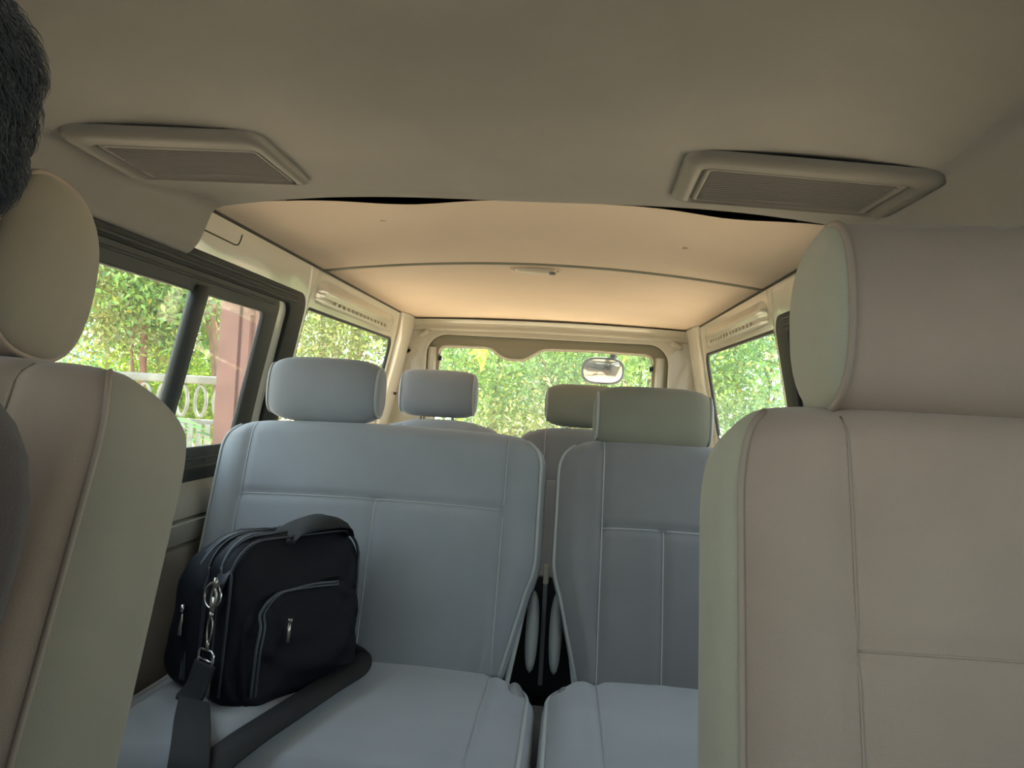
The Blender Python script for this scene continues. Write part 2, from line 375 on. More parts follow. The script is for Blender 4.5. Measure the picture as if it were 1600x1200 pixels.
# ------------------------------------------------------------ vehicle shell
def wall(side):
    nm = 'wall_left' if side < 0 else 'wall_right'
    loops = [rrect(-0.45, 3.54, -0.05, 1.50, 0.01, 2),
             rrect(-0.33, 0.50, 0.86, 1.24, 0.05), rrect(0.66, 2.125, 0.79, 1.245, (0.045, 0.03, 0.03, 0.045)),
             rrect(2.16, 3.24, 0.88, 1.238, (0.05, 0.02, 0.02, 0.05))]
    def fn(u, v, w): return (wx(side, v) + side * (0.007 + w), u, v)
    o = sheet(nm, loops, 0.014, fn, 'paint', bevel=0.003, maxlen=0.15)
    struct(o, 'glossy beige painted body side of the van on the ' + ('left' if side < 0 else 'right'))
    # sliding window: rubber, pale door strip, charcoal frame, glass, divider
    root = struct(sheet('window_1' if side < 0 else 'window_2', [rrect(0.64, 2.135, 0.775, 1.262, (0.05, 0.03, 0.03, 0.05)), rrect(0.69, 2.035, 0.80, 1.232, (0.04, 0.03, 0.03, 0.04))], 0.03, fn2(side, 0.012), 'seal', bevel=0.005),
                  'sliding side window with a black rubber surround on the ' + ('left' if side < 0 else 'right'))
    sheet('door_frame_strip', [rrect(0.68, 2.045, 0.79, 1.24, 0.04), rrect(0.71, 1.965, 0.80, 1.222, 0.035)], 0.02, fn2(side, 0.018), 'paint_cool', root, bevel=0.004)
    sheet('window_frame', [rrect(0.70, 1.968, 0.792, 1.232, 0.035), rrect(0.76, 1.892, 0.848, 1.19, 0.022)], 0.014, fn2(side, 0.010), 'frame', root, bevel=0.004)
    b = MB(); b.tube([(wx(side, z) + side * 0.024, 1.535 , z) for z in (1.245, 1.21)], 0.006); 
    g = MB()
    for k, (z0, rr) in enumerate(((1.214, 0.0035), (1.236, 0.004), (1.252, 0.004), (0.826, 0.004), (0.806, 0.004))):
        g.tube([(wx(side, z0) + side * (0.003 if z0 < 1.23 else -0.003), y, z0) for y in np.linspace(0.72, 1.93 if z0 < 1.23 else 2.06, 6)], rr, 8)
    g.build('gasket_ridge', 'frame', root)
    dv = MB(); rows = [[(wx(side, z) + side * 0.008 + (-side) * dx, 1.5425 + dy - 0.012 * (1.19 - z) / 0.34, z) for (dx, dy) in ((0, -0.026), (0.012, -0.024), (0.015, 0), (0.012, 0.024), (0, 0.026), (-0.01, 0.02), (-0.01, -0.02))] for z in np.linspace(0.83, 1.2, 8)]
    dv.grid(rows, closed_u=True, cap=True); dv.build('divider_bar', 'frame', root)
    sheet('window_pane', [rrect(0.75, 1.90, 0.84, 1.20, 0.02)], 0.004, fn2(side, 0.012), 'glass', root)
    # rear quarter window
    q = struct(sheet('window_3' if side < 0 else 'window_4', [rrect(2.155, 3.245, 0.875, 1.243, (0.05, 0.02, 0.02, 0.05)), rrect(2.165, 3.232, 0.888, 1.231, (0.045, 0.018, 0.018, 0.045))], 0.014, fn2(side, 0.008), 'seal', bevel=0.003),
               'rear quarter window with thin black gasket on the ' + ('left' if side < 0 else 'right'))
    sheet('window_pane', [rrect(2.16, 3.24, 0.88, 1.238, 0.03)], 0.004, fn2(side, 0.008), 'glass', q)
    # front door window
    fwin = struct(sheet('window_5' if side < 0 else 'window_6', [rrect(-0.34, 0.51, 0.85, 1.25, 0.05), rrect(-0.31, 0.48, 0.88, 1.22, 0.04)], 0.03, fn2(side, 0.02), 'frame', bevel=0.004), 'front door window, ' + ('left' if side < 0 else 'right'))
    sheet('window_pane', [rrect(-0.33, 0.50, 0.86, 1.24, 0.05)], 0.004, fn2(side, 0.012), 'glass' if side < 0 else 'light_cut', fwin)
    # moulded lower trim with two pressed lines
    P = []
    prof = [(0.0, 0.07), (0.30, 0.075), (0.45, 0.055), (0.60, 0.05), (0.645, 0.048), (0.650, 0.032), (0.655, 0.046), (0.698, 0.05), (0.703, 0.034), (0.708, 0.044), (0.74, 0.036), (0.765, 0.02), (0.785, 0.008), (0.787, -0.005)]
    for (z, o_) in prof: P.append([(wx(side, z) - side * (o_ - 0.01), y, z) for y in np.linspace(0.66, 2.1, 8)])
    t = MB(); t.grid(P); t.grid([[(wx(side, z) + side * 0.005, y, z) for y in (0.66, 2.1)] for z in (0.0, 0.787)])
    struct(smooth_by_angle(t.build('trim_%d' % (1 if side < 0 else 2), 'panel'), 40), 'moulded grey beige panel below the sliding window, ' + ('left' if side < 0 else 'right'))
    # pressed ledge above the quarter window, with a row of slots
    L = MB()
    rows = []
    for y in np.linspace(2.20, 3.16, 24):
        e = min(1, (y - 2.20) / 0.03, (3.16 - y) / 0.05); e = max(0.05, e) ** 0.5
        rows.append([(wx(side, z) - side * (o_ * e - 0.002), y, z) for z, o_ in ((1.252, 0.0), (1.256, 0.010), (1.266, 0.013), (1.278, 0.006), (1.284, 0.012), (1.292, 0.016), (1.302, 0.012), (1.318, 0.004), (1.33, 0.0))])
    L.grid(rows)
    lg = struct(L.build('trim_%d' % (3 if side < 0 else 4), 'paint'), 'pressed metal ledge above the quarter window, ' + ('left' if side < 0 else 'right'))
    S = MB()
    for k in range(14):
        y = 2.36 + k * 0.05; S.box((wx(side, 1.268) - side * 0.014, y, 1.268), (0.006, 0.018, 0.012), bev=0.002)
    S.build('slot_rib', 'paint', lg)
    # pillars
    for nm_, y0, wv, zt in ((5, 2.145, 0.045, 1.345), (7, 3.40, 0.13, 1.35)):
        rows = []
        for z in np.linspace(0.3, zt, 48):
            b_ = 0.016 if nm_ == 5 else 0.03
            flare = max(0, (z - 1.22) / 0.13) ** 2 * (0.09 if nm_ == 5 else 0.03)
            rows.append([(wx(side, z) - side * ((b_ if nm_ == 7 else 0.006) * math.cos(a) ** 0.7 - 0.004 if abs(a) < PI / 2 - 0.01 else -0.004), y0 + (wv + flare) * (1 if nm_ == 7 else 0.35) * math.sin(a), z) for a in np.linspace(-PI / 2, PI / 2, 15)])
        pm = MB(); pm.grid(rows); struct(pm.build('trim_%d' % (nm_ + (side > 0)), 'paint'), ('pale door pillar' if nm_ == 5 else 'rear corner pillar') + (' on the left' if side < 0 else ' on the right'))
    return o
def fn2(side, off):
    def fn(u, v, w): return (wx(side, v) + side * (off + w), u, v)
    return fn
wall(-1); wall(1)

# tail end: rear body frame, tailgate, rear glass
YR = 3.50
rear = sheet('wall_rear', [rrect(-0.90, 0.69, -0.05, 1.50, 0.01, 2), rrect(-0.672, 0.447, 0.50, 1.292, (0.10, 0.10, 0.05, 0.05))], 0.05,
             lambda u, v, w: (u if abs(u - XC) < 0.66 else XC + math.copysign(0.735 - 0.2 * (max(v, 0.85) - 0.85) + 0.03, u - XC), YR + 0.02 + w, v), 'paint', bevel=0.008)
struct(rear, 'glossy beige rear body frame around the tailgate')
hd = MB()   # pressed header rail
rows = []
for x in np.linspace(wx(-1, 1.33) + 0.0, wx(1, 1.33) - 0.0, 20):
    e = 1 - ((x - XC) / 0.63) ** 2
    rows.append([(x, YR - 0.006 - o_, z + 0.012 * e) for z, o_ in ((1.296, 0.0), (1.300, 0.010), (1.308, 0.014), (1.316, 0.010), (1.322, 0.012), (1.332, 0.030), (1.345, 0.045))])
hd.grid(rows); struct(hd.build('trim_9', 'paint'), 'pressed header rail over the tailgate')
for sg in (-1, 1):
    k = MB(); c = (XC + sg * 0.575, YR - 0.012, 1.285); k.box(c, (0.055, 0.016, 0.022), Matrix.Rotation(sg * 0.5, 3, 'Y'), 0.007)
    struct(k.build('trim_%d' % (10 if sg < 0 else 11), 'paint'), 'gusset at the %s upper corner of the tailgate' % ('left' if sg < 0 else 'right'))
top = [(-0.61, 1.195), (-0.607, 1.215), (-0.595, 1.230), (-0.575, 1.2335)]
top += [(-0.42, 1.236)] + spl([(-0.40, 1.236), (-0.365, 1.230), (-0.33, 1.205), (-0.295, 1.190), (-0.255, 1.186), (-0.215, 1.190), (-0.175, 1.212), (-0.135, 1.236), (-0.09, 1.242)], 5) + [(0.10, 1.245), (0.335, 1.240), (0.36, 1.232), (0.372, 1.215), (0.376, 1.195)]
hole = top + [(0.385, 0.80), (0.36, 0.76), (-0.60, 0.76), (-0.625, 0.80)]
tg = sheet('door_1', [rrect(-0.664, 0.439, 0.506, 1.284, (0.095, 0.095, 0.05, 0.05)), hole], 0.03, lambda u, v, w: (u, YR + 0.035 + w, v), 'trim', bevel=0.008)
struct(tg, 'grey green tailgate lining with a drooping centre above the rear glass')
gs = MB(); gs.tube([(x, YR + 0.018, z) for x, z in rrect(-0.668, 0.443, 0.504, 1.288, 0.097, 10)], 0.005, 8, closed=True); gs.build('rubber_seal', 'seal', tg)
gs = MB(); gs.tube([(x, YR + 0.018, z) for x, z in top], 0.0045, 8); gs.build('edge_bead', 'paint', tg)
sheet('window_pane', [rrect(-0.64, 0.41, 0.74, 1.26, 0.03)], 0.004, lambda u, v, w: (u, YR + 0.05 + w, v), 'glass', tg)
for sg in (-1, 1):   # pale side pillars of the tailgate
    r = MB(); rows = []
    for z in np.linspace(0.75, 1.225, 14):
        x = XC - 0.0135 + sg * 0.513; rows.append([(x + sg * dx, YR + 0.02 - dy, z) for dx, dy in ((-0.012, -0.004), (-0.01, 0.008), (0.006, 0.014), (0.024, 0.012), (0.03, -0.002))])
    r.grid(rows); r.build('side_cover', 'paint', tg)
    b = MB(); b.box((XC - 0.0135 + sg * 0.485, YR + 0.022, 1.175), (0.016, 0.02, 0.022), bev=0.004); b.build('rubber_stop', 'seal', tg)

# floor, roof skin, nose
fl = MB(); fl.box((XC, 1.55, -0.02), (1.56, 4.0, 0.04)); struct(fl.build('floor', 'carpet', smooth=False), 'dark cabin floor')
cg = MB(); cg.box((XC, 3.15, 0.30), (1.40, 0.66, 0.03), bev=0.01); struct(cg.build('trim_12', 'tan'), 'unseen cargo shelf behind the rear seats, made tan to bounce warm light up')
rf = MB(); rf.box((XC, 1.56, 1.53), (1.62, 4.02, 0.04)); struct(rf.build('trim_13', 'paint', smooth=False), 'roof skin above the headliner')
ns = MB()
ns.box((XC, -0.52, 0.42), (1.56, 0.14, 0.96)); ns.box((XC, -0.30, 0.72), (1.44, 0.36, 0.18), bev=0.05)
struct(ns.build('wall_front', 'panel', smooth=False), 'dashboard and scuttle at the front of the cabin')
wsn = MB(); P = [[(XC + s * (0.70 if z < 1 else 0.62), y, z) for s in (-1, 1)] for (y, z) in ((-0.56, 0.90), (-0.47, 1.47))]
wsn.grid(P); struct(wsn.build('window_7', 'windscreen'), 'front windscreen')

# ------------------------------------------------------------ headliners
def zf(x, y):                    # front headliner
    r = abs(x - XC); q_ = min(1, max(0, (1.42 - y) / 0.32)); z = 1.408 - (0.27 + 0.15 * q_ * q_ * (3 - 2 * q_) if x < XC else 0.25) * r ** 3
    if y < 1.14: q = min(1, (1.14 - y) / 0.30); z += 0.05 * q * q * (3 - 2 * q) * max(0, 1 - 0.8 * (r / 0.6) ** 2)
    return z
def ylip(x): r = (x - XC) / 0.64; return 1.565 - 0.11 * r * r - 0.01 * r ** 8
rows = []
for s in np.linspace(-1, 1, 61):
    row = []; x = XC + s * 0.60
    for q in np.linspace(0, 1, 50): y = lerp(-0.46, ylip(x), q); row.append((x, y, zf(x, y)))
    yl = ylip(x); zl = zf(x, yl)
    row += [(x, yl + 0.006, zl + 0.003), (x, yl + 0.008, zl + 0.012), (x, yl + 0.004, zl + 0.05)]
    rows.append(row)
def flap(sd):                    # side of the headliner sweeping down to the window frame
    out = []
    x0 = XC + sd * 0.60
    for q, (dx, dz) in enumerate([(0.0, 0.0), (0.012, -0.004), (0.020, -0.012), (0.025, -0.024), (0.030, -0.042), (0.035, -0.064), (0.040, -0.078), (0.047, -0.084), (0.060, -0.082)]):
        row = []
        for k in np.linspace(0, 1, 53):
            r_ = 0.045
            yl = ylip(x0) + 0.004 - 0.0 * q
            f = min(1.0, max(0.0, (-dz) / 0.082)); yend = yl - 0.035 * f ** 3
            y = lerp(-0.46, yend, k); zb = zf(x0, y)
            zt = zb + dz * ((zb - 1.250) / 0.082)
            row.append((x0 + sd * dx, y, zt))
        out.append(row)
    return out
left = flap(-1)[::-1]; right = flap(1)
fm = MB(); fm.grid(rows)
fm.grid(left); fm.grid(right)
for sd in (-1, 1):               # rounded end of the flap
    fr = flap(sd); fm.grid([[r[-1] for r in fr], [(XC + sd * 0.70, r[-1][1] + 0.004, r[-1][2]) for r in fr]])
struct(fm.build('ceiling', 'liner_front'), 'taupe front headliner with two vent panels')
def zr(x, y):
    q = (y - 1.4) / 2.1; c = 0.064 * (1 - q) + 0.014 * q
    r = (x - XC) / 0.632; return 1.352 + c * (1 - r * r) + 0.014 * (math.exp(-((r + 0.40) / 0.25) ** 2) + 0.8 * math.exp(-((r - 0.62) / 0.22) ** 2)) * math.exp(-(max(0, y - 1.48) / 0.10) ** 2)
def rear_liner(y0, y1, lab, nm):
    rows = []
    for s in np.linspace(-1, 1, 49):
        x = XC + s * 0.634; row = []
        ys = np.linspace(y0(x), y1(x), 16)
        for y in ys: row.append((x, y, zr(x, y)))
        rows.append(row)
    m_ = MB(); m_.grid(rows); return struct(m_.build(nm, 'liner_rear'), lab)
ys = lambda x: 2.215 - 0.0 * x
rear_liner(lambda x: ylip(x) + 0.006 + 0.055 * math.exp(-(((x - XC) / 0.634 + 0.42) / 0.24) ** 2) + 0.05 * math.exp(-(((x - XC) / 0.634 - 0.66) / 0.2) ** 2), lambda x: ys(x) - 0.009, 'beige middle headliner panel with warm bounce in its colour', 'ceiling.001')
rear_liner(lambda x: ys(x) + 0.009, lambda x: YR + 0.004, 'beige rear headliner panel with warm bounce in its colour', 'ceiling.002')
sm = MB(); sm.tube([(x, ys(x), zr(x, ys(x)) + 0.002) for x in np.linspace(XC - 0.633, XC + 0.633, 40)], 0.014, 8, flat=0.5, upv=(0, 1, 0))
struct(sm.build('trim_14', 'trim'), 'dark joining strip across the rear headliner')
for sd in (-1, 1):
    e = MB(); e.tube([(XC + sd * 0.6345, y, 1.350) for y in np.linspace(1.44, 3.47, 20)], 0.004, 8)
    struct(e.build('trim_%d' % (15 if sd < 0 else 16), 'seal_dark'), 'dark edge bead along the %s side of the rear headliner' % ('left' if sd < 0 else 'right'))
for x, y in ((-0.445, 1.72), (0.26, 1.86)):
    c = MB(); c.tube([(x, y, zr(x, y) - 0.002), (x, y, zr(x, y) + 0.004)], 0.007, 12)
    tag(c.build('trim_clip', 'liner_rear', loc=(x, y, 1.39)), 'small beige button clip on the middle headliner panel, ' + ('left one' if x < 0 else 'right one'), 'clip', 'headliner button clips')
# pressed cover with an outline on the left rail
cv = MB(); cv.tube([(wx(-1, z) + 0.0005, y, z) for y, z in ((1.44, 1.307), (1.55, 1.3065), (1.63, 1.306), (1.645, 1.309), (1.65, 1.318), (1.652, 1.333))], 0.0016, 8)
struct(cv.build('trim_17', 'seal_dark'), 'thin outline of a blanking cover pressed in the left roof rail')
sw = MB(); sw.tube([(wx(-1, 1.0) + 0.028, 3.40, 1.0), (wx(-1, 1.0) + 0.040, 3.40, 1.0)], 0.006, 12)
tag(sw.build('screw', 'seal_dark', loc=(wx(-1, 1.0) + 0.03, 3.40, 1.0)), 'small dark screw in the left rear pillar', 'screw')

rc = MB(); rc.box((XC, 1.60, 1.475), (1.24, 0.50, 0.03)); rc.box((XC, 1.84, 1.44), (1.24, 0.02, 0.06)); struct(rc.build('trim_18', 'seal_dark', smooth=False), 'unseen dark board added above the headliner gap to block light')  # dark board added to stop light leaks and keep the gap dark
# vent panels
def vent(corners, label, shade, slats):
    # corners outer-front, inner-front, inner-rear, outer-rear in plan
    C = [np.array(c, float) for c in corners]
    ctr = sum(C) / 4; root = thing('vent_panel', label, 'vent', (ctr[0], ctr[1], zf(ctr[0], ctr[1])), 'vent panels on the front headliner')
    def pt(u, v, drop=0.0):
        p = (1 - v) * ((1 - u) * C[0] + u * C[1]) + v * ((1 - u) * C[3] + u * C[2]); return (p[0], p[1], zf(p[0], p[1]) - drop)
    def loop(u0, u1, v0, v1, r, drop):
        return [pt(u, v, drop) for u, v in rrect(u0, u1, v0, v1, r, 6)]
    rows = [loop(-0.0, 1.0, -0.0, 1.0, 0.10, 0.0), loop(0.005, 0.995, 0.01, 0.99, 0.10, 0.008), loop(0.03, 0.97, 0.05, 0.97, 0.09, 0.013), loop(0.08, 0.92, 0.19, 0.95, 0.05, 0.013),
            loop(0.085, 0.915, 0.20, 0.945, 0.045, 0.006), loop(0.10, 0.90, 0.225, 0.935, 0.03, 0.006), loop(0.105, 0.895, 0.235, 0.93, 0.03, 0.010), loop(0.125, 0.875, 0.27, 0.915, 0.02, 0.010), loop(0.13, 0.87, 0.275, 0.91, 0.02, 0.0045)]
    b = MB(); b.grid(rows, closed_u=True); b.build('surround', 'vent', root)
    g = MB(); P = []
    n = slats * 4
    for j in range(n + 1):
        v = lerp(0.265, 0.92, j / n); dr = 0.0055 + (0.0035 if j % 4 in (1, 2) else 0.0)
        P.append([pt(u, v, dr) for u in np.linspace(0.12, 0.88, 12)])
    g.grid(P); smooth_by_angle(g.build('grille', 'grille', root), 20)
    return root
VL = [(-0.70, 0.955), (-0.49, 1.125), (-0.505, 1.42), (-0.70, 1.16)]
VR = [(0.52, 1.10), (0.163, 1.20), (0.172, 1.475), (0.515, 1.335)]
vent(VL, 'ribbed taupe vent panel on the left of the front headliner', 0, 22)
vent(VR, 'plain dark vent panel on the right of the front headliner', 0, 16)

# dome lamp
dl = thing('dome_lamp', 'slim cream dome lamp with a small dark switch on the rear headliner', 'lamp', (-0.12, 2.285, 1.395))
zz = zr(-0.12, 2.285)
rows = []
for u in np.linspace(-1, 1, 17):
    w_ = math.sqrt(max(0.02, 1 - u ** 4)); rows.append([(-0.12 + u * 0.065, 2.285 + 0.022 * w_ * math.cos(a), zz - 0.001 - 0.014 * w_ * max(0, math.sin(a)) ** 0.8) for a in np.linspace(0, PI, 13)])
l = MB(); l.grid(rows); l.build('lens', 'lamp', dl)
s = MB(); s.tube([(-0.12 + 0.072 * math.cos(a), 2.285 + 0.027 * math.sin(a), zz - 0.002) for a in np.linspace(0, 2 * PI, 36)[:-1]], 0.0035, 8, closed=True); s.build('rim', 'liner_rear', dl)
s = MB(); s.box((-0.068, 2.272, zz - 0.014), (0.018, 0.012, 0.008), bev=0.002); s.build('switch', 'plastic', dl)

# ------------------------------------------------------------ seats
def ang(d): r = math.radians(d); return (0, math.sin(r), math.cos(r)), (0, -math.cos(r), math.sin(r))
def front_seat(cx, y0, rec, label, h_cx, h_y, h_z, xl, xr, hz, hw, hh=0.168, hd_=0.135, D=0.165, side='green_lit'):
    root = thing('car_seat', label, 'seat', (cx, y0 - 0.25, 0.0), 'front seats')
    T, N = ang(rec); H = (hz - 0.40) / T[2]
    def L(t): q = t / H; return xl + 0.015 * (1 - q) * 0 + 0.018 * max(0, (q - 0.85) / 0.15) ** 2
    def R(t): q = t / H; return xr - 0.018 * max(0, (q - 0.85) / 0.15) ** 2
    ixl, ixr = xl + 0.095, xr - 0.095
    th = (0.81 - 0.40) / T[2]
    pad = Pad((0, y0, 0.40), T, N, H, D, L, R, n=5.0, crown=0.008, rt=0.045, rb=0.03,
              seams=(('v', ixl, 0, H), ('v', ixr, 0, H), ('h', th, ixl, ixr)), bol=0.012, bw=0.18, tc=0.006)
    full = pad.mesh()
    # one cloth split at the welt; side part has its light in the colour
    split_pad(pad, root, 'taupe', side)
    for sd in (-1, 1): pad.welt(sd, 0.02, H - 0.012, 0.0029, 80, 0.935).build('piping', 'taupe_pipe', root)
    for pts in ([(ixl, 0.02), (ixl, H - 0.02)], [(ixr, 0.02), (ixr, H - 0.02)], [(ixl, th), (ixr, th)]): pad.seam(pts, 0.0012).build('seam', 'taupe_pipe', root)
    headrest(root, h_cx, h_y, h_z, hw, hh, hd_, 0.20, 'taupe', 'taupe_pipe', p=5.0, rim=0.955, side_m=side, q=2.5)
    for sd in (-0.06, 0.06):
        p = MB(); p.tube([(h_cx + sd, h_y, h_z), (h_cx + sd, h_y - 0.03, h_z - 0.14)], 0.006, 10); p.build('headrest_post', 'chrome', root)
    c = Pad((0, y0 + 0.02, 0.375), (0, -1, 0.06), (0, 0.06, 1), 0.56, 0.15, lambda t: xl + 0.01, lambda t: xr - 0.01, n=4, rt=0.06, rb=0.03, seams=(('v', ixl, 0, 1), ('v', ixr, 0, 1)), bol=0.01)
    c.mesh(60, 20, 40).build('cushion', 'taupe', root)
    b = MB(); b.box(((xl + xr) / 2, y0 - 0.2, 0.16), (xr - xl - 0.06, 0.40, 0.30), bev=0.03); b.build('base', 'plastic', root)
    return root
def _xn(u): return 0.55 * math.sin(PI / 2 * u) + 0.45 * math.sin(PI / 2 * math.sin(PI / 2 * u))
def split_pad(pad, root, m1, m2):
    """front and light-tinted side/back of one cloth as two meshes sharing the welt line"""
    nf, nb = 120, 34
    mb = pad.mesh(nf, nb); nrow = nf + nb; rows = len(mb.v) // nrow; xcut = next(i for i in range(nf) if _xn(-1 + 2 * i / nf) >= -0.935)
    Fr, Sd = [], []
    for f in mb.f:
        if len(f) > 4: Sd.append(f); continue
        j = min(f[0] % nrow, f[1] % nrow) if not ({f[0] % nrow, f[1] % nrow} == {0, nrow - 1}) else nrow - 1
        (Fr if xcut <= j < nf - xcut else Sd).append(f)
    for nm_, fs, mm in (('backrest', Fr, m1), ('backrest_side', Sd, m2)):
        used = sorted({i for f in fs for i in f}); mp = {a: b for b, a in enumerate(used)}
        obj(nm_, [mb.v[i] for i in used], [tuple(mp[i] for i in f) for f in fs], mm, root)

front_seat(0.36, 0.555, 14, 'beige velour front seat filling the right side', 0.357, 0.680, 1.084, 0.125, 0.60, 1.002, 0.28)
front_seat(-0.605, 0.545, 19, 'beige velour front seat at the left edge behind the passenger', -0.665, 0.725, 1.105, -0.800, -0.396, 0.998, 0.28, 0.190, 0.155, D=0.20, side='taupe_shaded')

def rear_seat(root_label, x0, x1, cx, y0, zt, hr, seams_v, seam_h, centre, m_low, m_head, group, inner=0, cush=True, posts=False, hr_p=4.5, ctrl=None, corner=0.045):
    root = thing('car_seat', root_label, 'seat', (cx, y0 - 0.25, 0.0), group)
    T, N = ang(18); H = (zt - 0.40) / T[2]
    def L(t):
        q = t / H; d = corner * max(0, (q - 0.84) / 0.16) ** 2.2
        if inner < 0: d += 0.066 * max(0, (0.48 - q) / 0.48) ** 1.0 * min(1, (max(0, 0.48 - q) / 0.12)) ** 0.5
        return x0 + d
    def R(t):
        q = t / H; d = corner * max(0, (q - 0.84) / 0.16) ** 2.2
        if inner > 0: d += 0.066 * max(0, (0.48 - q) / 0.48) ** 1.0 * min(1, (max(0, 0.48 - q) / 0.12)) ** 0.5
        return x1 - d
    th = (seam_h - 0.40) / T[2]
    sv = [('v', x, 0, H) for x in seams_v] + [('h', th, seams_v[0], seams_v[-1])] + [('v', x, 0, th) for x in centre]
    pad = Pad((0, y0, 0.40), T, N, H, 0.14, L, R, n=4.2, crown=0.012, rt=0.05, rb=0.03, seams=sv, bol=0.014, bw=0.13 if x1 - x0 > 0.5 else 0.2, tc=0.008)
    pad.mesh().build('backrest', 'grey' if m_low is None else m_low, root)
    for sd in (-1, 1): pad.welt(sd, 0.02, H - 0.02, 0.0038).build('piping', 'grey_pipe', root)
    for x in seams_v: pad.seam([(x, 0.02), (x, H - 0.01)]).build('seam', 'grey_pipe', root)
    pad.seam([(seams_v[0], th), (seams_v[-1], th)]).build('seam', 'grey_pipe', root)
    for x in centre: pad.seam([(x, 0.02), (x, th)]).build('seam', 'grey_pipe', root)
    hcx, hy, hz, hw, hh = hr
    headrest(root, hcx, hy, hz, hw, hh, 0.11, 0.12, m_head, 'grey_pipe', p=hr_p, rim=0.93, q=2.6, bulge=0.03)
    for sd in (-0.055, 0.055):
        p = MB(); p.tube([(hcx + sd, hy, hz), (hcx + sd, hy - 0.02, hz - hh / 2 - 0.05)], 0.0055, 10); p.build('headrest_post', 'chrome', root)
        if posts:
            p = MB(); p.box((hcx + sd, hy - 0.012, hz - hh / 2 - 0.024), (0.03, 0.02, 0.012), bev=0.003); p.build('post_guide', 'seal', root)
    if cush:
        def CL(t): q = t / 0.54; return x0 + (0.035 if inner > 0 else -0.002) + (0.05 if inner < 0 else 0.03) * max(0, (0.2 - q) / 0.2) ** 2
        def CR(t): q = t / 0.54; return x1 + 0.010 - (0.05 if inner > 0 else 0.03) * max(0, (0.2 - q) / 0.2) ** 2
        sc = [('v', x, 0, 1) for x in seams_v]
        c = Pad((0, y0 - 0.03, 0.374), (0, -1, 0.02), (0, 0.02, 1), 0.54, 0.15, CL, CR, n=4, crown=0.012, rt=0.07, rb=0.03, seams=sc, bol=0.006)
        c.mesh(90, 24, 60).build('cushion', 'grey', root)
        for sd in (-1, 1): c.welt(sd, 0.02, 0.52, 0.0042, 60, 0.95).build('piping', 'grey_pipe', root)
        for x in seams_v: c.seam([(x, 0.03), (x, 0.50)], 0.0014).build('seam', 'grey', root)
    b = MB(); b.box(((x0 + x1) / 2, y0 - 0.25, 0.27), (x1 - x0 - 0.08, 0.46, 0.10), bev=0.02); b.build('seat_frame', 'dark', root)
    for sx in (x0 + 0.08, x1 - 0.08):
        for sy in (-0.08, -0.40):
            l = MB(); l.box((sx, y0 + sy, 0.11), (0.03, 0.04, 0.24), bev=0.005); l.build('leg', 'dark', root)
    return root

bench = rear_seat('wide grey bench seat with bluish light in its colour in the middle row, holding the bag', -0.795, -0.040, -0.42, 1.605, 0.915,
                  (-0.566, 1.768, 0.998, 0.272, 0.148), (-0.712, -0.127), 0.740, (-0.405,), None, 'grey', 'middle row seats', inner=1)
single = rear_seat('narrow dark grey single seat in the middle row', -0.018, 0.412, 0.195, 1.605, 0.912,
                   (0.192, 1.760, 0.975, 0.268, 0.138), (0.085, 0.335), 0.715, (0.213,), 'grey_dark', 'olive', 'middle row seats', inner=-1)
# recliner covers and hinges between the two middle seats
for root, sx, sd in ((bench, -0.062, 1), (single, 0.012, -1)):
    c = MB(); rows = []
    for q in np.linspace(0, 1, 22):
        z = lerp(0.44, 0.595, q); w_ = 0.009 + 0.005 * math.sin(PI * q); y = 1.60 + 0.06 * q
        k = math.sqrt(max(0.02, 1 - (2 * q - 1) ** 6))
        rows.append([(sx + sd * 0.012 + w_ * k * math.cos(a), y + 0.022 * k * math.sin(a), z) for a in np.linspace(0, 2 * PI, 17)[:-1]])
    c.grid(rows, closed_u=True, cap=True); c.build('recliner_cover', 'plastic', root)
    k = MB(); rows = []
    for q in np.linspace(0, 1, 12):
        r_ = 0.034 * math.sqrt(max(0.0, 1 - (q - 0.0) ** 2)) + 0.002
        rows.append([(sx - sd * 0.012 + r_ * math.cos(a) * 0.6, 1.50 + r_ * 1.3 * math.sin(a), 0.405 + 0.045 * q) for a in np.linspace(0, 2 * PI, 17)[:-1]])
    k.grid(rows, closed_u=True, cap=True); k.build('hinge_cover', 'plastic', root)
    p = MB(); p.tube(spl([(sx - sd * 0.004, 1.66, 0.62), (sx - sd * 0.012, 1.635, 0.54), (sx - sd * 0.026, 1.60, 0.46), (sx - sd * 0.036, 1.57, 0.40)], 8), 0.006, 10); p.build('edge_rail', 'grey_pipe', root)
tcv = MB(); tcv.box((-0.03, 1.735, 0.48), (0.17, 0.03, 0.26), bev=0.01); tcv.build('gap_shade_plate', 'gap_shade', bench)  # black plate added where there is only shade, to darken the gap
bk = thing('seat_belt_buckle', 'pale upright seat belt buckle in the gap between the middle seats', 'buckle', (-0.028, 1.72, 0.60))
b = MB(); b.box((-0.028, 1.70, 0.622), (0.012, 0.016, 0.042), bev=0.003); b.build('buckle_head', 'lamp', bk)
b = MB(); b.box((-0.028, 1.700, 0.50), (0.010, 0.010, 0.24), bev=0.002); b.build('stalk', 'plastic', bk)
cr_ = MB(); cr_.box((-0.035, 1.66, 0.05), (0.05, 0.62, 0.06), bev=0.01); cr_.tube([(-0.30, 1.78, 0.37), (0.30, 1.78, 0.37)], 0.010, 10)
tag(cr_.build('seat_rail', 'plastic', loc=(-0.035, 1.66, 0.02)), 'grey metal seat rail on the floor in the gap between the middle seats', 'rail')

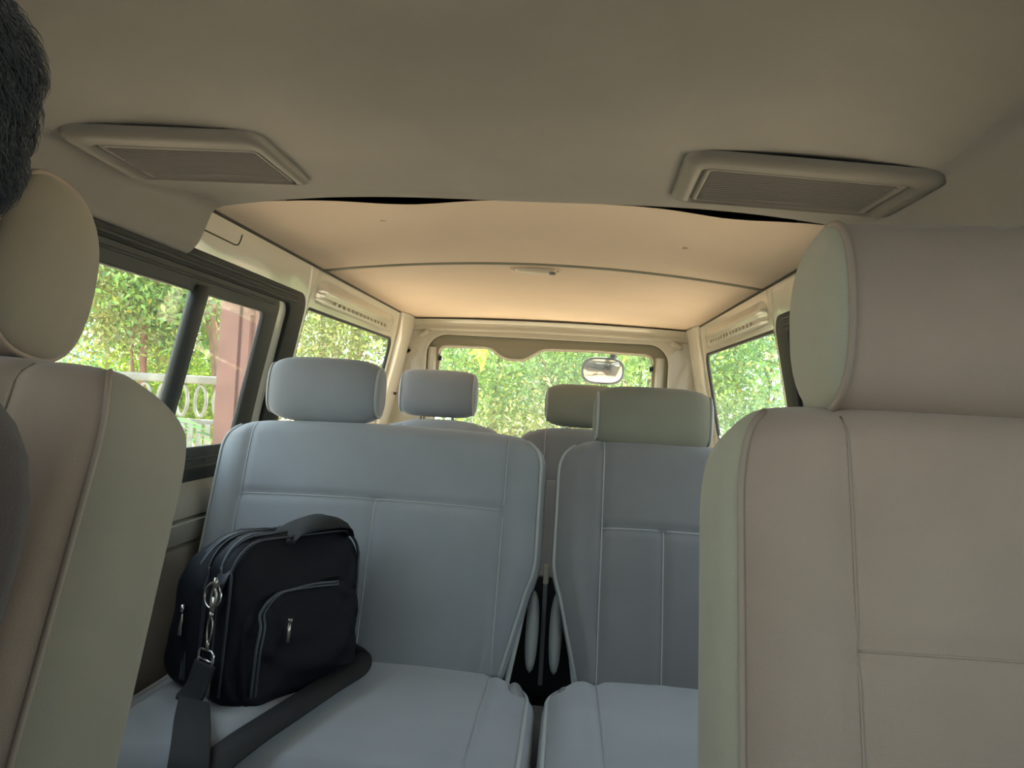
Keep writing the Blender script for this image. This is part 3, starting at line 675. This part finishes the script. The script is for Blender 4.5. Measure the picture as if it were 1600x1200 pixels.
rear_seat('pale grey seat in the back row, left of the rear glass', -0.640, -0.205, -0.43, 2.455, 0.908, (-0.447, 2.625, 1.008, 0.268, 0.158), (-0.555, -0.30), 0.72, (-0.43,), None, 'grey', 'back row seats', posts=True, corner=0.09, hr_p=6)
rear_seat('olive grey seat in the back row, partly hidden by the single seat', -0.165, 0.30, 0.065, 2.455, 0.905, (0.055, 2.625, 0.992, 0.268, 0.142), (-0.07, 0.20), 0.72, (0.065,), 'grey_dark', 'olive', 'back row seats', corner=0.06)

# ------------------------------------------------------------ the bag
def bag():
    U = np.array((0.537, 0.844, 0)); W = np.array((-0.844, 0.537, 0)); Z = np.array((-0.015, 0.185, 0.983))
    O = np.array((-0.522, 1.222, 0.462))          # lower corner nearest the camera
    root = thing('shoulder_bag', 'black nylon shoulder bag leaning on the wide bench seat', 'bag', tuple(O + U * 0.14 + W * 0.09))
    LW, DW, HT = 0.285, 0.215, 0.270
    def P(u, w, h): return tuple(O + U * u + W * w + Z * h)
    def block(u0, u1, w0, w1, h, r_top, puff, n=4.0, drift=0.10, taper=0.5, z0=0.0):
        """rounded pouch: outline in u/h, thickness along w"""
        rows = []
        cu_, hu = (u0 + u1) / 2, (u1 - u0) / 2
        for i in range(41):
            q = i / 40; hh_ = z0 + (h - z0) * q
            e = math.sqrt(max(0.0, 1 - max(0, (hh_ - (h - r_top)) / r_top) ** 2)) if hh_ > h - r_top else 1.0
            b_ = 1 - 0.10 * max(0, 1 - q * 9) ** 2
            uw = (hu - r_top * (1 - e)) * b_; ww = (w1 - w0) / 2 * (1 - taper * q ** 2) * (0.35 + 0.65 * e) * b_
            row = []
            for k in range(48):
                a = 2 * PI * k / 48; ca, sa = math.cos(a), math.sin(a)
                x = math.copysign(abs(ca) ** (2 / n), ca); y = math.copysign(abs(sa) ** (2 / n), sa)
                wr = 0.005 * math.sin(7 * q + 3 * a) + 0.0035 * math.sin(13 * q - 5 * a) + 0.002 * math.sin(23 * q + 9 * a)
                row.append(P(cu_ + uw * x + puff * 0.3 * x * math.sin(PI * q), (w0 + w1) / 2 + (w1 - w0) * drift * q + ww * y * (1 + puff * 3 * math.sin(PI * q)) + wr * 0.7, hh_ + wr * 0.5))
            rows.append(row)
        m_ = MB(); m_.grid(rows, closed_u=True, cap=True); return m_
    block(0.0, LW, 0.005, 0.115, HT, 0.058, 0.02, taper=0.35).build('main_compartment', 'nylon', root)
    block(0.004, LW - 0.01, 0.098, 0.240, HT - 0.008, 0.09, 0.03, taper=0.66, drift=-0.10).build('rear_compartment', 'nylon', root)
    block(0.028, LW - 0.02, -0.010, 0.045, 0.185, 0.055, 0.03, taper=0.7).build('front_pocket', 'nylon', root)
    # bindings and zips that run up the end and over the top
    def arc(w, u0, u1, h, r, lift=0.002, hb=0.02):
        pts = [P(u0 - lift, w, hb), P(u0 - lift, w, h * 0.35), P(u0 - lift, w + 0.004, h - r)]
        for k in range(1, 9):
            a = PI - PI / 2 * k / 8; pts.append(P(u0 + r + (r + lift) * math.cos(a), w + 0.008, h - r + (r + lift) * math.sin(a)))
        pts.append(P((u0 + u1) / 2, w + 0.008, h + lift))
        for k in range(1, 9):
            a = PI / 2 - PI / 2 * k / 8; pts.append(P(u1 - r + (r + lift) * math.cos(a), w + 0.008, h - r + (r + lift) * math.sin(a)))
        pts += [P(u1 + lift, w + 0.004, h * 0.5), P(u1 + lift, w, hb)]
        return spl(pts, 4)
    for w_, u0, h_, r_, th, nm_, mm in ((0.030, 0.0, HT - 0.004, 0.060, 0.0028, 'binding', 'nylon_edge'), (0.096, 0.0, HT - 0.005, 0.060, 0.0028, 'binding', 'nylon_edge'),
                                       (0.058, 0.0, HT, 0.060, 0.004, 'zip', 'zip'), (0.110, 0.006, HT - 0.014, 0.09, 0.0028, 'binding', 'nylon_edge'), (0.142, 0.004, HT - 0.012, 0.09, 0.0045, 'zip', 'zip'), (0.150, 0.004, HT - 0.012, 0.09, 0.0035, 'zip', 'zip')):
        t = MB(); t.tube(arc(w_, u0, LW - u0, h_, r_), th, 8); t.build(nm_, mm, root)
    for off in (0.0, 0.008):       # pocket zip on the front face
        pts = [P(0.034 + off, -0.008, 0.02), P(0.030 + off, -0.013, 0.09), P(0.036 + off, -0.010, 0.13)] + [P(0.085 + off - 0.05 * math.cos(a), -0.002, 0.135 + 0.048 * math.sin(a)) for a in np.linspace(0.3, PI / 2, 6)] + [P(0.15, 0.004, 0.184 - off * 0.6), P(0.21, 0.002, 0.180 - off * 0.6)]
        t = MB(); t.tube(spl(pts, 5), 0.0026, 8); t.build('zip', 'zip', root)
    def pull(p0, d, m='zipmetal', L=0.034, wd=0.008):
        p0 = np.array(p0); d = np.array(d, float); d /= np.linalg.norm(d); t = MB()
        t.tube([p0, p0 + d * 0.010], 0.0048, 10); a = p0 + d * 0.010; t.tube([a, a + d * 0.004, a + d * L], [0.002, wd / 2, wd / 2], 8, flat=0.35, upv=tuple(U)); return t
    t = MB()
    a = np.array(P(0.090, -0.0175, 0.135)); t.tube([a + Z * 0.004, a - Z * 0.002], 0.0045, 10); t.tube([a, a - Z * 0.036], 0.0036, 8, flat=0.5, upv=tuple(U)); t.build('zip_pull', 'zipmetal', root)
    a = np.array(P(-0.012, 0.150, 0.135)); t = MB(); t.tube([a + Z * 0.012, a], 0.0045, 10); t.tube([a - Z * 0.002, a - Z * 0.012, a - Z * 0.040], [0.002, 0.004, 0.0065], 8, flat=0.4, upv=tuple(W)); t.build('zip_pull', 'chrome', root)
    a = np.array(P(-0.012, 0.045, 0.055)); t = MB(); t.tube([a, a - Z * 0.034], 0.0035, 8, flat=0.5, upv=tuple(W)); t.build('zip_pull', 'zipmetal', root)
    # webbing tab, ring, clasp, buckle and the shoulder strap
    def ribbon(pts, wdir, wid, th=0.0022):
        t = MB(); rows = []
        for i, p in enumerate(pts):
            p = np.array(p); wv = np.array(wdir[i] if isinstance(wdir, list) else wdir, float); wv /= np.linalg.norm(wv)
            q0 = np.array(pts[max(0, i - 1)]); q1 = np.array(pts[min(len(pts) - 1, i + 1)]); tg_ = q1 - q0; tg_ /= np.linalg.norm(tg_) + 1e-9
            nn = np.cross(tg_, wv); nn /= np.linalg.norm(nn) + 1e-9
            rows.append([tuple(p + wv * sx * wid / 2 + nn * sn * th) for sx, sn in ((-1, -1), (-0.9, -1.2), (0.9, -1.2), (1, -1), (1, 1), (-1, 1))])
        t.grid(rows, closed_u=True, cap=True); return t
    e = -0.010
    ribbon([P(0.02, 0.056, 0.243), P(0.004, 0.056, 0.222), P(-0.008, 0.057, 0.200), P(-0.010, 0.058, 0.188)], tuple(W), 0.028).build('ring_tab', 'nylon_edge', root)
    R_ = MB(); c = np.array(P(-0.016, 0.060, 0.180)); R_.tube([tuple(c + W * 0.019 * math.cos(a) + Z * 0.021 * math.sin(a) - U * 0.003 * math.cos(a)) for a in np.linspace(0, 2 * PI, 30)[:-1]], 0.0022, 8, closed=True); R_.build('ring', 'chrome', root)
    Cc = MB(); a = np.array(P(-0.022, 0.048, 0.187)); Cc.tube([tuple(a + W * 0.0065 * math.cos(t_) + Z * (0.016 * math.sin(t_) - 0.008)) for t_ in np.linspace(0, 2 * PI, 24)[:-1]], 0.0024, 8, closed=True)
    Cc.tube([a + Z * 0.026, a + Z * 0.018, a + Z * 0.008], [0.0035, 0.005, 0.003], 10); Cc.tube([a - Z * 0.006, a - Z * 0.030], [0.006, 0.0065], 10, flat=0.6, upv=tuple(W)); Cc.build('clasp', 'zipmetal', root)
    Cc = MB(); a2 = a - Z * 0.030
    Cc.tube([a2, a2 - Z * 0.010], [0.0045, 0.0035], 10)
    Cc.tube([tuple(a2 - Z * 0.028 + W * 0.007 * math.cos(t_) + Z * 0.020 * math.sin(t_)) for t_ in np.linspace(0, 2 * PI, 24)[:-1]], 0.0016, 8, closed=True); Cc.tube([a2 - Z * 0.046, a2 - Z * 0.060], 0.003, 8); Cc.build('swivel_hook', 'zipmetal', root)
    a3 = a2 - Z * 0.073; Bk = MB()
    Bk.tube([tuple(a3 + W * x + Z * y) for x, y in rrect(-0.021, 0.021, -0.012, 0.012, 0.008, 5)], 0.0022, 8, closed=True); Bk.tube([tuple(a3 - W * 0.02 - Z * 0.004), tuple(a3 + W * 0.02 - Z * 0.004)], 0.002, 8); Bk.build('strap_buckle', 'chrome', root)
    b4 = a3 - Z * 0.008
    S1 = spl([tuple(b4), tuple(b4 - Z * 0.035 - U * 0.010), tuple(b4 - Z * 0.052 - U * 0.022), (-0.566, 1.190, 0.493), (-0.535, 1.125, 0.494), (-0.497, 1.045, 0.493), (-0.478, 1.00, 0.468), (-0.474, 0.985, 0.38), (-0.473, 0.984, 0.30)], 8)
    ribbon(S1, [tuple(W * (1 - k) + np.array((-0.95, -0.1, 0)) * k) for k in np.clip(np.linspace(-0.3, 2.2, len(S1)), 0, 1)], 0.055).build('shoulder_strap', 'webbing', root)
    S2 = spl([P(LW - 0.012, 0.06, 0.05), P(LW + 0.004, 0.02, 0.030), (-0.368, 1.405, 0.488), (-0.392, 1.30, 0.488), (-0.418, 1.19, 0.487), (-0.445, 1.08, 0.484), (-0.462, 1.015, 0.470), (-0.470, 0.975, 0.42), (-0.472, 0.965, 0.35)], 8)
    ribbon(S2, (0.93, -0.25, 0.04), 0.060).build('shoulder_strap', 'webbing', root)
    # wide folded carry handle
    rows = []
    for q in np.linspace(0, 1, 26):
        a = PI * q; up_ = 0.036 * math.sin(a) ** 0.5
        u = lerp(0.115, 0.258, q) + 0.004 * math.sin(6 * q); w0 = 0.060; lean = -0.010 * math.sin(a)
        wd = 0.075 + 0.012 * math.sin(a)
        row = []
        for k in range(14):
            b_ = 2 * PI * k / 14; x = math.cos(b_); y = math.sin(b_)
            row.append(P(u + (0.004 * y if 0.1 < q < 0.9 else 0.006 * y * (1 if q < 0.5 else -1)), w0 + lean + wd / 2 * math.copysign(abs(x) ** 0.6, x), HT - 0.012 + up_ + 0.006 * y - 0.014 * (abs(x) ** 2) * math.sin(a)))
        rows.append(row)
    t = MB(); t.grid(rows, closed_u=True, cap=True); t.build('carry_handle', 'webbing', root)
    return root
bag()

# ------------------------------------------------------------ the passenger at the left edge
def person():
    root = thing('person', 'person with short black hair and dark brown shirt in the left front seat', 'person', (-0.50, 0.30, 0.46))
    off = Vector(root.location)
    def skin_obj(name, pts, edges, rad, m, parent, lv=2, rootv=0):
        me = bpy.data.meshes.new(name); me.from_pydata([tuple(Vector(p) - off) for p in pts], edges, [])
        o = bpy.data.objects.new(name, me); COL.objects.link(o)
        sk = o.modifiers.new('skin', 'SKIN'); sk.use_smooth_shade = True
        sv = me.skin_vertices[0].data
        for i, r in enumerate(rad): sv[i].radius = (r, r) if not hasattr(r, '__len__') else r; sv[i].use_root = (i == rootv)
        sb = o.modifiers.new('sub', 'SUBSURF'); sb.levels = lv; sb.render_levels = lv
        bpy.context.view_layer.update()
        m2 = bpy.data.meshes.new_from_object(o.evaluated_get(bpy.context.evaluated_depsgraph_get()))
        bpy.data.objects.remove(o)
        o = bpy.data.objects.new(name, m2); m2.materials.clear(); m2.materials.append(M[m]); m2.polygons.foreach_set('use_smooth', [True] * len(m2.polygons)); m2.update()
        return link(o, parent)
    # body: pelvis, spine, neck, arms to wrists, legs to ankles
    P = [(-0.52, 0.36, 0.53), (-0.52, 0.40, 0.66), (-0.515, 0.435, 0.80), (-0.505, 0.45, 0.92), (-0.495, 0.445, 1.00), (-0.475, 0.445, 1.07),
         (-0.43, 0.445, 0.965), (-0.378, 0.445, 0.940), (-0.382, 0.38, 0.74), (-0.40, 0.22, 0.64), (-0.42, 0.14, 0.62),
         (-0.58, 0.445, 0.955), (-0.64, 0.445, 0.935), (-0.665, 0.38, 0.74), (-0.63, 0.22, 0.64), (-0.60, 0.14, 0.62),
         (-0.44, 0.33, 0.52), (-0.41, 0.0, 0.52), (-0.41, -0.07, 0.30), (-0.41, -0.08, 0.08), (-0.60, 0.33, 0.52), (-0.63, 0.0, 0.52), (-0.63, -0.07, 0.30), (-0.63, -0.08, 0.08)]
    E_ = [(0, 1), (1, 2), (2, 3), (3, 4), (4, 5), (3, 6), (6, 7), (7, 8), (8, 9), (9, 10), (3, 11), (11, 12), (12, 13), (13, 14), (14, 15), (0, 16), (16, 17), (17, 18), (18, 19), (0, 20), (20, 21), (21, 22), (22, 23)]
    Rr = [(0.14, 0.10), (0.125, 0.095), (0.13, 0.10), (0.12, 0.085), 0.055, 0.05, 0.070, 0.068, 0.048, 0.036, 0.026, 0.062, 0.058, 0.042, 0.036, 0.026, 0.08, 0.06, 0.052, 0.038, 0.08, 0.06, 0.052, 0.038]
    skin_obj('body', P, E_, Rr, 'shirt', root)
    # head, shaped from a sphere
    HC = Vector((-0.488, 0.455, 1.192))
    bm = bmesh.new(); bmesh.ops.create_uvsphere(bm, u_segments=48, v_segments=32, radius=1.0)
    for v in bm.verts:
        x, y, z = v.co
        jaw = 1 - 0.28 * max(0, -z) ** 1.3
        nx, ny, nz = x * 0.078 * jaw, y * 0.096 * (1 - 0.12 * max(0, -z)), z * 0.118
        if y < 0:
            ny -= 0.022 * math.exp(-((x / 0.16) ** 2 + ((z + 0.12) / 0.20) ** 2)) * (1 if z > -0.45 else 0.5)      # nose
            for sx in (-0.36, 0.36): ny += 0.010 * math.exp(-(((x - sx) / 0.18) ** 2 + ((z - 0.08) / 0.12) ** 2))     # eye sockets
            ny -= 0.007 * math.exp(-((x / 0.28) ** 2 + ((z + 0.45) / 0.06) ** 2)) + 0.006 * math.exp(-((x / 0.25) ** 2 + ((z + 0.58) / 0.06) ** 2))
            ny -= 0.010 * math.exp(-((x / 0.3) ** 2 + ((z + 0.85) / 0.15) ** 2))
        v.co = Vector((nx, ny, nz)) + HC - off
    me = bpy.data.meshes.new('head'); bm.to_mesh(me); bm.free(); me.materials.append(M['skin']); me.polygons.foreach_set('use_smooth', [True] * len(me.polygons))
    head = bpy.data.objects.new('head', me); link(head, root)
    for sx in (-1, 1):
        t = MB(); c = HC + Vector((sx * 0.079, 0.005, -0.005))
        t.tube([c + Vector((sx * 0.006, 0.016 * math.cos(a), 0.030 * math.sin(a))) for a in np.linspace(0, 2 * PI, 20)[:-1]], 0.006, 8, closed=True); t.build('ear', 'skin', root)
        t = MB(); e = HC + Vector((sx * 0.029, -0.078, 0.010)); t.tube([e + Vector((0, 0.012, 0)), e + Vector((0, 0.002, 0)), e], [0.011, 0.009, 0.003], 14); t.build('eye', 'lamp', root)
    # neck
    t = MB(); t.tube([(-0.495, 0.455, 0.99), (-0.48, 0.46, 1.05), (-0.468, 0.465, 1.10)], [0.058, 0.054, 0.056], 20); t.build('neck', 'skin', root)
    # hair cap with an uneven outline
    bm = bmesh.new(); bmesh.ops.create_icosphere(bm, subdivisions=6, radius=1.0)
    from mathutils import noise
    dele = []
    for v in bm.verts:
        x, y, z = v.co; n_ = noise.noise(Vector((x, y, z)) * 2.5) * 0.08 + noise.noise(Vector((x, y, z)) * 9) * 0.018 + noise.noise(Vector((x * 3, y * 3, z)) * 22) * 0.010
        face = y < -0.35 and z < 0.45 - 0.2 * abs(x)
        if face or z < -0.72: dele.append(v)
        v.co = Vector((x * 0.098 * (1 + n_), y * 0.118 * (1 + n_), z * 0.128 * (1 + n_))) + HC + Vector((0.0, 0.012, 0.004)) - off
    bmesh.ops.delete(bm, geom=dele, context='VERTS')
    bm.verts.ensure_lookup_table(); rr = random.Random(5); bm.normal_update()
    base = [(v.co.copy(), v.normal.copy()) for v in bm.verts]
    for k in range(9000):
        p, n_ = rr.choice(base); dn = Vector((rr.uniform(-.5, .5), 0.45 + rr.uniform(-.5, .5), -0.75)); tg_ = dn - n_ * dn.dot(n_)
        if tg_.length < 0.1: tg_ = Vector((1, 0, 0))
        tg_.normalize(); w_ = tg_.cross(n_) * 0.0007; L_ = rr.uniform(0.015, 0.034); lift = rr.uniform(0.001, 0.009); pv = None
        for q in (0, 0.35, 0.7, 1.0):
            c = p + tg_ * L_ * q + n_ * (lift * math.sin(q * 2.2) + 0.0008 - 0.010 * q * q * L_ / 0.03) + w_ * rr.uniform(-1.5, 1.5)
            a_ = bm.verts.new(c - w_ * (1.1 - q)); b_ = bm.verts.new(c + w_ * (1.1 - q)); c_ = bm.verts.new(c + n_ * 0.0008 * (1.1 - q))
            if pv: [bm.faces.new(f) for f in ((pv[0], pv[2], c_, a_), (pv[2], pv[1], b_, c_), (pv[1], pv[0], a_, b_))]
            pv = (a_, b_, c_)
    me = bpy.data.meshes.new('hair'); bm.to_mesh(me); bm.free(); me.materials.append(M['hair']); me.polygons.foreach_set('use_smooth', [True] * len(me.polygons))
    hr = bpy.data.objects.new('hair', me); link(hr, root)
    # hands resting on the lap: palm and five bent fingers each
    for sx, wr in ((1, (-0.42, 0.14, 0.618)), (-1, (-0.60, 0.14, 0.618))):
        wv = Vector(wr); pts = [wv + Vector((0, 0.02, 0)), wv + Vector((0, -0.03, -0.002)), wv + Vector((0, -0.065, -0.004))]; ed = [(0, 1), (1, 2)]; rd = [(0.024, 0.017), (0.034, 0.013), (0.036, 0.011)]
        t = MB(); t.tube(pts, [0.026, 0.038, 0.036], 16, flat=0.42, upv=(1, 0, 0)); t.build('palm', 'skin', root)
        for k, (fx, ln) in enumerate(((-0.027, 0.062), (-0.009, 0.072), (0.009, 0.068), (0.026, 0.052))):
            b0 = wv + Vector((fx, -0.058, -0.003)); t = MB()
            t.tube(spl([b0, b0 + Vector((fx * 0.1, -ln * 0.42, 0.002)), b0 + Vector((fx * 0.15, -ln * 0.75, -0.010)), b0 + Vector((fx * 0.15, -ln, -0.026))], 4), [0.0088] * 8 + [0.008, 0.0075, 0.007, 0.006, 0.004], 10); t.build('finger', 'skin', root)
        b0 = wv + Vector((-sx * 0.028, -0.012, 0)); t = MB()
        t.tube(spl([b0, b0 + Vector((-sx * 0.022, -0.026, 0.0)), b0 + Vector((-sx * 0.026, -0.055, -0.010))], 5), [0.012] * 5 + [0.010, 0.009, 0.0085, 0.008, 0.007, 0.004], 10); t.build('thumb', 'skin', root)
    return root
person()

# ------------------------------------------------------------ outside mirror seen through the rear glass
mr = thing('rear_view_mirror', 'rounded convex parking mirror outside the top of the rear glass', 'mirror', (0.155, 3.70, 1.16))
def mring(sx, sz, dy, n=40): return [(0.155 + sx * math.copysign(abs(math.cos(a)) ** 0.62, math.cos(a)), 3.69 + dy - 0.45 * sz * math.copysign(abs(math.sin(a)) ** 0.72, math.sin(a)), 1.163 + sz * math.copysign(abs(math.sin(a)) ** 0.72, math.sin(a))) for a in np.linspace(0, 2 * PI, n + 1)[:-1]]
t = MB(); t.grid([mring(0.092, 0.054, -0.001), mring(0.100, 0.062, -0.004), mring(0.103, 0.065, 0.006), mring(0.09, 0.052, 0.035), mring(0.03, 0.02, 0.05)], closed_u=True); t.build('housing', 'frame', mr)
t = MB(); t.grid([mring(0.094 * q + 1e-4, 0.056 * q + 1e-4, 0.001 - 0.020 * (1 - q * q)) for q in np.linspace(1, 0, 16)], closed_u=True); t.build('mirror_glass', 'mirror', mr)
t = MB(); t.tube(spl([(0.195, 3.73, 1.18), (0.205, 3.72, 1.235), (0.205, 3.64, 1.31), (0.205, 3.58, 1.33)], 6), 0.018, 12); t.build('arm', 'frame', mr)

# ------------------------------------------------------------ outdoors
GZ = -0.45
g = MB(); P = [[(x, y, GZ + 0.02 * math.sin(x * 1.3) * math.cos(y * 0.9)) for y in np.linspace(-30, 40, 71)] for x in np.linspace(-35, 35, 71)]
g.grid(P); struct(g.build('ground', 'soil'), 'reddish bare soil driveway')
g = MB(); g.grid([[(x, y, GZ + 0.035) for y in np.linspace(-28, -0.9, 12)] for x in np.linspace(-28, 28, 12)]); struct(g.build('ground.001', 'bounce_cut'), 'unseen dark ground added in front of the van to cut bounce')

def leaves(name, m, parent, centres, n, size, spread, seed):
    r = np.random.default_rng(seed); C = np.array(centres); idx = r.integers(0, len(C), n)
    pos = C[idx, :3] + r.normal(0, 1, (n, 3)) * C[idx, 3:4] * spread
    d = r.normal(0, 1, (n, 3)); d[:, 2] -= 0.5; d /= np.linalg.norm(d, axis=1)[:, None]
    s = r.normal(0, 1, (n, 3)); s -= d * (s * d).sum(1)[:, None]; s /= np.linalg.norm(s, axis=1)[:, None]
    L = size * r.uniform(0.6, 1.4, n)[:, None]; Wd = L * r.uniform(0.16, 0.28, n)[:, None]; nn = np.cross(d, s)
    V = np.stack([pos, pos + d * L * 0.45 + s * Wd + nn * L * 0.05, pos + d * L, pos + d * L * 0.45 - s * Wd + nn * L * 0.05], 1).reshape(-1, 3)
    if parent is not None: V = V - np.array(world_loc(parent))
    me = bpy.data.meshes.new(name); me.vertices.add(4 * n); me.vertices.foreach_set('co', V.astype(np.float32).ravel())
    me.loops.add(4 * n); me.loops.foreach_set('vertex_index', np.arange(4 * n, dtype=np.int32))
    me.polygons.add(n); me.polygons.foreach_set('loop_start', np.arange(0, 4 * n, 4, dtype=np.int32)); me.polygons.foreach_set('loop_total', np.full(n, 4, dtype=np.int32))
    me.update(calc_edges=True); me.materials.append(M[m]); o = bpy.data.objects.new(name, me); return link(o, parent)

def tree(name, label, cat, base, crown, rad, n, m, size, trunk=0.07, bark='bark', seed=1, nclump=70, lean=(0, 0), group='trees and shrubs around the vehicle', branches=7):
    r = random.Random(seed); root = thing(name, label, cat, (base[0], base[1], GZ), group)
    cx, cy, cz = crown
    cl = []
    for k in range(nclump):
        while True:
            a = [r.uniform(-1, 1) for _ in range(3)]
            if sum(q * q for q in a) < 1: break
        cl.append((cx + a[0] * rad[0], cy + a[1] * rad[1], max(GZ + 0.15, cz + a[2] * rad[2]), r.uniform(0.10, 0.34)))
    t = MB(); top = (cx + lean[0], cy + lean[1], cz + rad[2] * 0.5)
    pts = spl([(base[0], base[1], GZ - 0.05), (lerp(base[0], cx, 0.35) + r.uniform(-.1, .1), lerp(base[1], cy, 0.35), lerp(GZ, cz, 0.4)), (lerp(base[0], cx, 0.8) + r.uniform(-.1, .1), lerp(base[1], cy, 0.8), cz), top], 6)
    t.tube(pts, [trunk * (1 - 0.7 * i / (len(pts) - 1)) for i in range(len(pts))], 10); t.build('trunk', bark, root)
    b = MB()
    for k in range(branches):
        s = pts[r.randint(5, len(pts) - 3)]; e = cl[k]
        mid = (lerp(s[0], e[0], 0.5) + r.uniform(-.15, .15), lerp(s[1], e[1], 0.5), lerp(s[2], e[2], 0.6) + r.uniform(0, .15))
        q = spl([s, mid, e[:3]], 5); b.tube(q, [trunk * 0.45 * (1 - 0.75 * i / (len(q) - 1)) for i in range(len(q))], 7)
    b.build('branches', bark, root)
    leaves('foliage', m, root, cl, n, size, 1.0, seed)
    return root
# behind the tailgate
tree('bushy_tree', 'bushy green tree straight behind the rear glass', 'tree', (-0.75, 7.6), (-0.7, 7.6, 1.7), (1.0, 0.8, 1.3), 24000, 'leaf', 0.052, 0.045, seed=3, nclump=60)
tree('bushy_tree', 'bright leafy tree behind the right half of the rear glass', 'tree', (0.85, 7.9), (0.8, 7.9, 1.8), (1.0, 0.8, 1.4), 24000, 'leaf', 0.052, 0.04, seed=4, nclump=60)
tree('shrub', 'olive shrub low behind the rear glass', 'shrub', (-0.1, 6.9), (-0.1, 6.9, 0.45), (1.3, 0.35, 0.45), 15000, 'leaf_olive', 0.048, 0.02, 'bark_grey', seed=5, nclump=50, branches=14)
tree('bushy_tree', 'yellowish tree behind the left quarter window', 'tree', (-3.0, 9.4), (-2.7, 9.4, 2.0), (1.3, 0.9, 1.5), 21000, 'leaf_olive', 0.064, 0.09, 'bark_grey', seed=6, nclump=60, lean=(-0.8, 0), branches=14)
tree('bushy_tree', 'fresh green tree behind the right quarter window', 'tree', (2.35, 8.9), (2.2, 8.9, 1.8), (1.1, 0.9, 1.4), 24000, 'leaf_deep', 0.058, 0.04, seed=8, nclump=60)
tree('bushy_tree', 'dense far tree closing the view behind the tailgate', 'tree', (0.2, 11.5), (0.1, 11.5, 2.2), (2.8, 1.0, 2.3), 21000, 'leaf', 0.085, 0.10, seed=9, nclump=110)
# beyond the fence on the left
tree('slender_tree', 'slender red-stemmed tree seen through the front part of the left window', 'tree', (-4.08, 6.9), (-4.35, 7.5, 2.0), (0.9, 0.5, 0.8), 11000, 'leaf_olive', 0.075, 0.05, 'redbark', seed=10, nclump=45, lean=(0.2, -0.5))
tree('bushy_tree', 'deep green thicket beyond the fence', 'tree', (-6.2, 10.6), (-5.8, 10.6, 1.7), (2.6, 1.0, 2.2), 34000, 'leaf_deep', 0.08, 0.08, seed=11, nclump=120)
tree('leaning_tree', 'tree with a leaning brown trunk beside the red post', 'tree', (-2.75, 6.75), (-3.75, 7.2, 2.2), (0.8, 0.5, 0.8), 8000, 'leaf', 0.07, 0.085, seed=12, nclump=45, lean=(-0.3, -0.3))
tree('shrub', 'low bright green shrub just beyond the fence', 'shrub', (-4.1, 7.9), (-4.1, 7.9, 0.9), (1.2, 0.4, 0.5), 14000, 'leaf_bright', 0.06, 0.02, seed=13, nclump=40)
bl = leaves('leaf_cluster', 'leaf_bright', None, [(-0.66, 5.6, 1.36, 0.035)], 22, 0.10, 1.0, 21)
tag(bl, 'sunlit yellow green leaf cluster at the upper left of the rear glass', 'leaves')

# arching fern fronds by the fence
fp = thing('palm_fern', 'fern with long arching bluish green fronds in front of the fence', 'plant', (-3.75, 5.75, GZ))
rr = random.Random(31)
for k in range(18):
    a = rr.uniform(0, 2 * PI); L_ = rr.uniform(0.7, 1.15); h_ = rr.uniform(0.25, 0.6)
    c0 = Vector((-3.75 + 0.05 * math.cos(a), 5.75 + 0.05 * math.sin(a), GZ)); m_ = MB(); dv_ = Vector((math.cos(a), math.sin(a), 0)); sd_ = Vector((-math.sin(a), math.cos(a), 0)); pts = []
    for q in np.linspace(0, 1, 22): pts.append(c0 + dv_ * L_ * q ** 1.3 + Vector((0, 0, 1.05 * math.sin(min(1, q * 1.4) * PI / 2) + h_ * q - 0.75 * q ** 3)))
    m_.tube(pts, [0.008 * (1 - 0.8 * i / 21) for i in range(22)], 6)
    for i in range(6, 22):
        for sg in (-1, 1):
            p = pts[i]; ln = 0.24 * math.sin(PI * (i - 3) / 20) + 0.03; e = p + sd_ * sg * ln + dv_ * 0.08 - Vector((0, 0, 0.05)); u_ = dv_ * 0.011
            m_.add([p - u_, (p + e) / 2 - u_ + Vector((0, 0, 0.02)), e, (p + e) / 2 + u_ + Vector((0, 0, 0.02)), p + u_], [(0, 1, 2, 3, 4)])
    m_.build('frond', 'leaf_deep', fp, smooth=False)

# picket fence, with its top rail and lattice
fe = thing('picket_fence', 'weathered pale picket fence with a worn top rail beside the red post', 'fence', (-3.6, 6.3, GZ))
for k in range(34):
    x = -5.2 + k * 0.075; y = 6.3
    t = MB(); t.box((x, y, GZ + 0.55), (0.050, 0.022, 1.10), bev=0.004); t.build('picket', 'fence', fe)
t = MB(); t.box((-3.95, 6.33, 1.02), (2.7, 0.10, 0.07), bev=0.015); t.box((-3.95, 6.34, 0.66), (2.7, 0.07, 0.05), bev=0.01); t.build('top_rail', 'conc', fe)
for k in range(16):
    x = -5.1 + k * 0.165
    t = MB(); t.tube([(x + 0.05 * math.cos(a), 6.33, 0.84 + 0.13 * math.sin(a)) for a in np.linspace(0, 2 * PI, 20)[:-1]], 0.016, 6, closed=True); t.build('lattice_ring', 'fence', fe)
# red brown gate post
pr = thing('timber_post', 'reddish brown timber post with grooved mouldings outside the left window', 'post', (-2.50, 5.75, GZ))
px = [(-2.72, 0.0), (-2.70, -0.04), (-2.55, -0.04), (-2.54, -0.015), (-2.525, -0.015), (-2.515, -0.05), (-2.46, -0.05), (-2.45, -0.01), (-2.435, -0.01), (-2.425, -0.03), (-2.37, -0.03), (-2.355, 0.02), (-2.355, 0.2), (-2.72, 0.2)]
t = MB(); t.grid([[(x, 5.75 + y, z) for x, y in px] for z in (GZ, 3.2)], closed_u=True, cap=True); t.build('moulded_shaft', 'redwood', pr, smooth=False)
t = MB(); t.box((-2.535, 5.84, GZ + 0.1), (0.46, 0.36, 0.2), bev=0.015); t.build('plinth', 'conc', pr)
